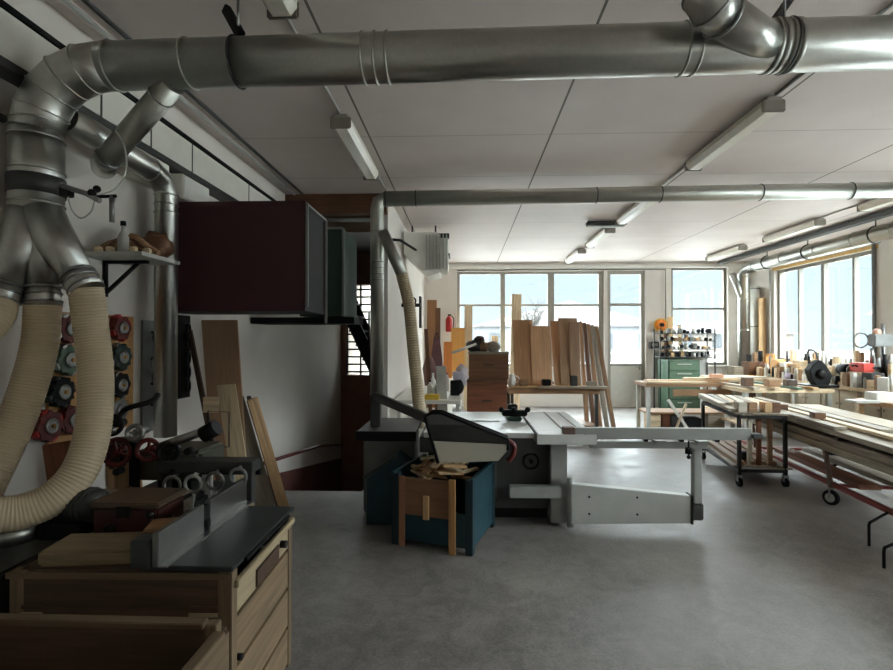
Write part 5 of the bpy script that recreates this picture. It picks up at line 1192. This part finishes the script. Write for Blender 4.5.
timber(-1.0, 3.1, .5, .665, .36, .055, TB2, 'pale timber in the middle of the second layer of the load')
timber(-1.2, 2.9, .9, .665, .36, .055, TB3, 'brown timber at the right of the second layer of the load')
for s in (-.2, .9, 2.0, 2.9): 
    plank('spacer_stick', tp(s, .0, .71), tp(s, 1.0, .71), .05, .03, DKWOOD, 'dark spacer stick laid across the timber stack', 'stick', 'spacer sticks in the timber stack')
timber(-1.3, 3.5, .18, .752, .30, .05, TB2, 'longest wide timber of the top layer, at its left edge')
timber(-1.2, 3.3, .53, .752, .32, .05, TB, 'wide timber in the middle of the top layer of the load')
timber(-1.2, 3.2, .88, .752, .34, .05, TB2, 'wide pale timber at the right of the top layer of the load')
timber(.4, 3.6, .28, .80, .10, .03, PALE, 'narrow pale lath lying loose on the top layer of timber')
timber(1.0, 3.9, .10, .80, .12, .03, GREYW, 'narrow grey lath lying loose near the left edge of the top layer')
timber(.9, 3.7, .46, .80, .12, .03, GREYW, 'narrow grey brown lath lying loose in the middle of the top layer')
for s, w_, lab in ((1.6, .20, 'small brown block set on the timber stack toward its far end'), (.25, .45, 'small dark brown block set on the nearer part of the timber stack'), (2.3, .15, 'little block on the timber stack close behind the cart')):
    c = tp(s, w_, .8); m = MB(); M_ = Matrix.Translation(c+V((0, 0, .018))) @ Matrix.Rotation(-.1, 4, 'Z'); m.box((-.06, -.05, -.03), (.06, .05, .06), M_, bev=.005); solo('spacer_block', m, BROWN, lab, 'block')
timber(.9, 2.6, .3, .245, .2, .05, RED_W, 'reddish board lying on the red lower rails under the stack')
timber(.9, 2.7, .7, .245, .24, .05, GREYW, 'greyish board lying on the lower rails deeper under the stack')
# --- black bent-tube trestle at the right edge
t = thing('tube_stand', 'low black bent tube stand at the right edge of the photo, with two feet', 'stand', (3.5, 3.9, 0))
for (f0, f1, f2, px) in (((869, 546), (869, 523), (900, 506), 0), ((884, 568), (884, 548), (905, 539), 0)):
    g = PZ(f0[0], f0[1], .0); z = P(f1[0], f1[1], g.y).z; m = MB(); e = PZ(f2[0], f2[1], z)
    m.tube([g, (g.x, g.y, z-.02), (g.x+.01, g.y+.005, z), e, e+(e-V((g.x, g.y, z)))*.6], .011, seg=8); part('leg', m, BLACK, t, world=True)
g1, g2 = PZ(869, 546, 0), PZ(884, 568, 0)


# --- middle benches between the far bench and the windows
def bench(x0, x1, y0, y1, h, label, top=PINE, leg=LGREY, apron=None):
    t = thing('workbench', label, 'workbench', ((x0+x1)/2, (y0+y1)/2, 0))
    m = MB(); m.box((x0, y0, h-.06), (x1, y1, h), bev=.006); part('top', m, top, t, world=True)
    for x in (x0+.06, x1-.06):
        for y in (y0+.06, y1-.06): deskleg(t, x, y, h-.06, .07, leg)
    m = MB(); m.box((x0+.05, y0+.05, .25), (x1-.05, y1-.05, .28)); part('shelf', m, apron or top, t, world=True)
    return t
mx0, mx1 = P(742, 380, 8.6).x, P(820, 380, 8.6).x
bench(4.55, 6.0, 8.35, 9.3, .88, 'pale wooden bench in the middle between the cart and the windows', PALE)
bench(6.25, 6.98, 7.4, 11.02, .92, 'long workbench under the right hand windows crowded with tools', PALE)
bench(5.25, 6.1, 5.9, 7.0, .90, 'brown topped bench with pale legs at the right photo edge', OAK, PALE)
bench(5.0, 6.0, 10.3, 10.9, .9, 'far bench stacked with boards near the corner duct', PALE)
S_ = 'boards on the middle bench'
for i, (x, z, L, mt, lab) in enumerate(((4.72, .90, 1.1, WP, 'white lath along the left edge of the middle bench'), (5.05, .90, 1.05, PALE, 'pale lath beside the white one on the middle bench'), (5.4, .90, 1.4, GREEN, 'greenish lath in the middle of the middle bench'), (5.65, .90, 1.1, PINE, 'yellowish lath near the right edge of the middle bench'))):
    plank('lath', (x, 8.28, z), (x-.05, 8.2+L, z), .1, .035, mt, lab, 'lath', S_)
for i in range(4):
    plank('lath', (4.9+i*.03, 10.4+i*.12, .92+.0*i), (6.1-i*.05, 10.38+i*.12, .92), .1, .035, (WP, PALE, PINE, WP)[i], 'pale lath lying across the far bench near the corner duct', 'lath', 'laths on the far corner bench')
for px, d, w, h, mt, lab in ((747, 8.5, .14, .14, BROWN, 'dark brown block at the left of the middle bench'), (772, 8.45, .2, .12, OAK, 'brown block at the front of the middle bench'), (790, 8.6, .16, .1, DKWOOD, 'dark block right of the brown one on the middle bench')):
    boxy('wood_block', px, d, .918, w, h, .14, mt, lab, 'wood block')
# black diamond shaped saw head
t = thing('mitre_saw', 'black saw with a diamond shaped guard standing before the right hand windows', 'saw', P(818, 392, 8.75))
c = P(818, 374, 8.6); by = 8.6
m = MB(); poly = [(.7*u_, .9*v_) for u_, v_ in [(.0, .27), (.13, .17), (.27, -.02), (.2, -.2), (.12, -.3), (-.05, -.28), (-.2, -.1), (-.27, .07), (-.15, .2)]]; m.prism(poly, (c.x, by+.07, c.z), (1, 0, 0), (0, 0, 1), .14)
bmesh.ops.bevel(m.bm, geom=m.bm.edges[:], offset=.012, segments=2, affect='EDGES'); part('guard', m, BLACK, t, world=True)
m = MB(); m.lathe((c.x, by-.07, c.z), [(.09, 0), (.07, .03), (.03, .05)], (0, -1, 0)); part('hub', m, IRON, t, world=True)
m = MB(); m.bar((c.x-.02, by, c.z-.25), (c.x-.02, by+.05, .9), .12, .12, hint=(0, 1, 0)); part('column', m, DKGREY, t, world=True)
m = MB(); m.box((c.x-.25, by-.15, .895), (c.x+.25, by+.25, .94), bev=.01); part('base', m, IRON, t, world=True)
m = MB(); m.tube([(c.x, by, c.z+.25), (c.x-.03, by, c.z+.36), (c.x-.14, by, c.z+.40), (c.x-.18, by, c.z+.3)], .02, seg=8, n=4); part('handle', m, MGREY, t, world=True)
# --- things along the window bench
rg = random.Random(3)
def on_bench(px, h, kind, mt, lab, x=6.5, w=.16, z=.92, group=None):
    q = PW(px, 360, x); y = q.y
    m = MB()
    if kind == 'box': m.box((x-w/2, y-w/2, z), (x+w/2, y+w/2, z+h), bev=.005)
    elif kind == 'can': m.lathe((x, y, z), [(w*.45, 0), (w*.45, h*.85), (w*.3, h*.92), (w*.3, h)], seg=14)
    elif kind == 'lump': m.ball((x, y, z+h*.42), h*.55, (w/h, w/h, .9), 16, .5, px)
    elif kind == 'plane':
        m.box((x-.04, y-.13, z), (x+.04, y+.13, z+h*.45), bev=.006); m.ball((x, y-.09, z+h*.55), .03, seg=10); m.bar((x, y+.05, z+h*.4), (x, y+.09, z+h), .03, .05)
    elif kind == 'frame':
        for dy in (-w/2, w/2): m.box((x-.03, y+dy-.02, z), (x+.03, y+dy+.02, z+h))
        m.box((x-.03, y-w/2-.02, z+h), (x+.03, y+w/2+.02, z+h+.04)); m.box((x-.02, y-w/2, z+h*.4), (x+.02, y+w/2, z+h*.45))
    solo({'box': 'box', 'can': 'canister', 'lump': 'cloth_bundle', 'plane': 'hand_plane', 'frame': 'wooden_stand'}[kind], m, mt, lab, {'box': 'box', 'can': 'canister', 'lump': 'bundle', 'plane': 'hand plane', 'frame': 'stand'}[kind], group)
items = [(770, .42, 'frame', wood((214, 156, 92), .6, .1), 'orange brown wooden frame at the far left end of the window bench', 6.6, .24), (778, .36, 'box', wood((206, 160, 108), .6, .1), 'tan wooden box right of the orange brown frame', 6.5, .2),
 (764, .30, 'lump', BROWN, 'brown bundle in the corner at the far end of the window bench', 6.45, .2), (786, .3, 'box', WHITE, 'white carton on the window bench, right of the tan box', 6.55, .2), (793, .26, 'frame', PINE, 'yellowish frame on the window bench below the second pane', 6.4, .26),
 (790, .12, 'lump', plain((190, 176, 200), .8), 'pale violet cloth lump in front of the yellowish frame', 6.32, .16), (800, .36, 'box', PALE, 'pale tall box on the window bench left of the black saw', 6.55, .18), (806, .2, 'can', MGREY, 'grey canister on the window bench behind the black saw', 6.6, .14),
 (833, .3, 'box', PALE, 'pale tall box on the window bench right of the black saw', 6.55, .14), (838, .34, 'box', WHITE, 'white tall carton next to the pale box right of the saw', 6.6, .12), (843, .3, 'can', GREEN, 'green canister on the window bench right of the white carton', 6.5, .12),
 (848, .36, 'box', plain((196, 176, 160), .7), 'beige carton on the window bench left of the red case', 6.6, .16), (853, .22, 'can', RED, 'small red canister beside the beige carton', 6.35, .1), (842, .12, 'plane', OAK, 'wooden hand plane lying on the window bench right of the saw', 6.32, .12),
 (873, .25, 'box', DKGREY, 'dark grey box on the window bench under the drill press', 6.4, .2), (889, .2, 'box', WHITE, 'white box at the right edge of the window bench', 6.35, .2), (781, .1, 'plane', OAK, 'wooden hand plane lying before the tan box', 6.32, .12), (884, .14, 'can', LGREY, 'light grey tin near the right edge of the window bench', 6.3, .1)]
for (px, h, k, mt, lab, x, w_) in items: on_bench(px, h, k, mt, lab, x, w_)
rx = PW(864, 360, 6.5)
t = thing('red_case', 'red power tool case on the window bench left of the drill press', 'case', (6.5, rx.y, 1.15))
m = MB(); m.box((6.4, rx.y-.1, 1.16), (6.6, rx.y+.2, 1.31), bev=.02); part('shell', m, plain((206, 74, 62), .5), t, world=True)
m = MB(); m.tube([(6.4, rx.y-.0, 1.25), (6.37, rx.y+.01, 1.27), (6.37, rx.y+.09, 1.27), (6.4, rx.y+.1, 1.25)], .012, seg=6); part('handle', m, BLACK, t, world=True)
m = MB(); m.box((6.38, rx.y-.16, .92), (6.62, rx.y+.24, 1.16), bev=.004); solo('wooden_box', m, PALE, 'pale wooden box under the red case on the window bench', 'box')
# row of small jars and tins on the window sill and bench edge: nothing tells them apart
sm = [('jar', 'small glass or plastic jar in the crowd on the window bench', LGREY, 'jars on the window bench'), ('tin', 'small dark tin in the crowd on the window bench', IRON, 'tins on the window bench'), ('wood_offcut', 'small pale wood offcut in the crowd on the window bench', PALE, 'offcuts on the window bench'), ('wood_offcut', 'small brown wood offcut in the crowd on the window bench', OAK, 'brown offcuts on the window bench'), ('paper_box', 'small white paper box in the crowd on the window bench', WHITE, 'paper boxes on the window bench')]
for i in range(118):
    nm, lab, mt, g = sm[i % 5] if i % 7 else sm[0]; y = 7.5+i*.0295; x = (6.86, 6.3, 6.72, 6.42)[i % 4]; h = rg.uniform(.16, .6) if i % 2 == 0 else rg.uniform(.06, .25); w_ = rg.uniform(.04, .09)
    m = MB()
    if nm in ('jar', 'tin'): m.lathe((x, y, .92), [(w_*.5, 0), (w_*.5, h*.8), (w_*.35, h*.86), (w_*.35, h)], seg=10)
    else: m.box((x-w_/2, y-w_/2, .92), (x+w_/2, y+w_/2, .92+h), bev=.004)
    solo(nm, m, mt, lab, nm.replace('_', ' '), g)
# drawers/cupboards under the window bench
for i in range(4):
    y = 7.5+i*.86; t = thing('base_cabinet', ['cream base cabinet under the window bench, nearest the photo edge', 'cream base cabinet under the window bench, second from the photo edge', 'cream base cabinet under the window bench, third from the photo edge', 'cream base cabinet under the window bench, farthest in the corner'][i], 'cabinet', (6.6, y+.45, .285), 0, 'base cabinets under the window bench')
    m = MB(); m.box((6.4, y, .285), (6.95, y+.84, .855), bev=.004); part('body', m, PLAST, t, world=True)
    for k in (0, 1):
        m = MB(); m.box((6.38, y+.02+k*.41, .30), (6.40, y+.41+k*.41, .84), bev=.003); d_ = part('door', m, wood((178, 166, 146), .6, .1), t, world=True); WM[d_] = WM[t]
        m = MB(); m.ball((6.37, y+.37+k*.1, .6), .014, seg=8); part('knob', m, STEEL, d_, world=True)
# drill press at the right edge
q = PW(880, 350, 6.75); dy_ = q.y
t = thing('drill_press', 'grey bench drill press with a handwheel at the right photo edge', 'drill press', (6.7, dy_, .92))
m = MB(); m.cyl((6.8, dy_, .95), (6.8, dy_, 1.95), .035, seg=14); part('column', m, STEEL, t, world=True)
m = MB(); m.box((6.52, dy_-.12, .921), (6.9, dy_+.12, .96), bev=.01); part('base', m, DKGREY, t, world=True)
m = MB(); m.box((6.6, dy_-.08, 1.58), (6.92, dy_+.08, 1.78), bev=.02); part('head', m, MGREY, t, world=True)
m = MB(); m.cyl((6.62, dy_, 1.3), (6.62, dy_, 1.55), .028, seg=12); part('spindle', m, STEEL, t, world=True)
m = MB(); m.box((6.55, dy_-.1, 1.22), (6.85, dy_+.1, 1.25), bev=.005); part('table', m, DKGREY, t, world=True)
m = MB(); m.torus((6.58, dy_+.17, 1.68), (0, 1, 0), .12, .012, 24); part('handwheel', m, MGREY, t, world=True)
m = MB(); m.ball((6.7, dy_, 1.80), .09, (.7, .7, .8), 16); part('motor', m, plain((206, 160, 140), .5), t, world=True, label='pinkish motor cap')
t = thing('grinder', 'black bench grinder beside the drill press', 'grinder', (6.5, dy_+.35, .92))
m = MB(); m.lathe((6.45, dy_+.32, 1.18), [(.06, -.1), (.1, -.08), (.1, .08), (.06, .1)], (0, 1, 0)); part('body', m, BLACK, t, world=True)
m = MB(); m.box((6.4, dy_+.24, .921), (6.5, dy_+.4, 1.1), bev=.006); part('foot', m, IRON, t, world=True)
m = MB(); m.cyl((6.45, dy_+.18, 1.18), (6.45, dy_+.21, 1.18), .085, seg=20); m.cyl((6.45, dy_+.43, 1.18), (6.45, dy_+.46, 1.18), .085, seg=20); part('wheel', m, MGREY, t, world=True, split=True)
q = PW(874, 300, XR-.03); m = MB(); m.tube([(XR-.03, q.y, 3.35), (XR-.03, q.y, 1.0)], .03, seg=10); solo('conduit', m, MGREY, 'grey vertical pipe on the pier right of the right hand windows', 'conduit')
q = PW(768, 300, XR-.04)
m = MB(); m.tube([(XR-.04, 11.85, 3.3), (XR-.04, 11.85, .0)], .02, seg=8); solo('conduit', m, LGREY, 'pale vertical pipe left of the right hand windows', 'conduit')
# cardboard and odd things on the brown bench
boxy('carton', 880, 6.6, .90, .25, .12, .2, WHITE, 'low white carton on the brown topped bench at the photo edge', 'carton')
boxy('glue_tray', 862, 6.5, .90, .3, .03, .2, LGREY, 'flat grey tray at the front of the brown topped bench', 'tray')
plank('lath', (5.3, 6.1, .92), (6.0, 6.9, .92), .08, .02, PALE, 'pale lath lying diagonally on the brown topped bench', 'lath')
# corner clutter on floor by the column
for px, d, w, h, mt, lab in ((742, 11.5, .3, .55, wood((186, 120, 80), .6, .2), 'reddish brown crate on the floor by the fat cream duct'), (752, 11.3, .3, .9, BROWN, 'tall brown box right of the reddish crate by the fat duct'), (735, 11.2, .2, .8, GREYW, 'grey brown stack left of the reddish crate')):
    boxy('crate_box', px, d, 0, w, h+.3, .3, mt, lab, 'crate')
for i, (px, mt) in enumerate(((744, DKRED), (749, IRON), (755, OAK), (760, BLACK))):
    boxy('small_tool', px, 11.28 if i else 11.5, 1.2 if i else .85, .08, .12+.04*i, .08, mt, ['dark red small tool on the reddish crate', 'black small tool at the left on the tall brown box', 'brown small block in the middle on the tall brown box', 'black small tool at the right on the tall brown box'][i], 'tool')
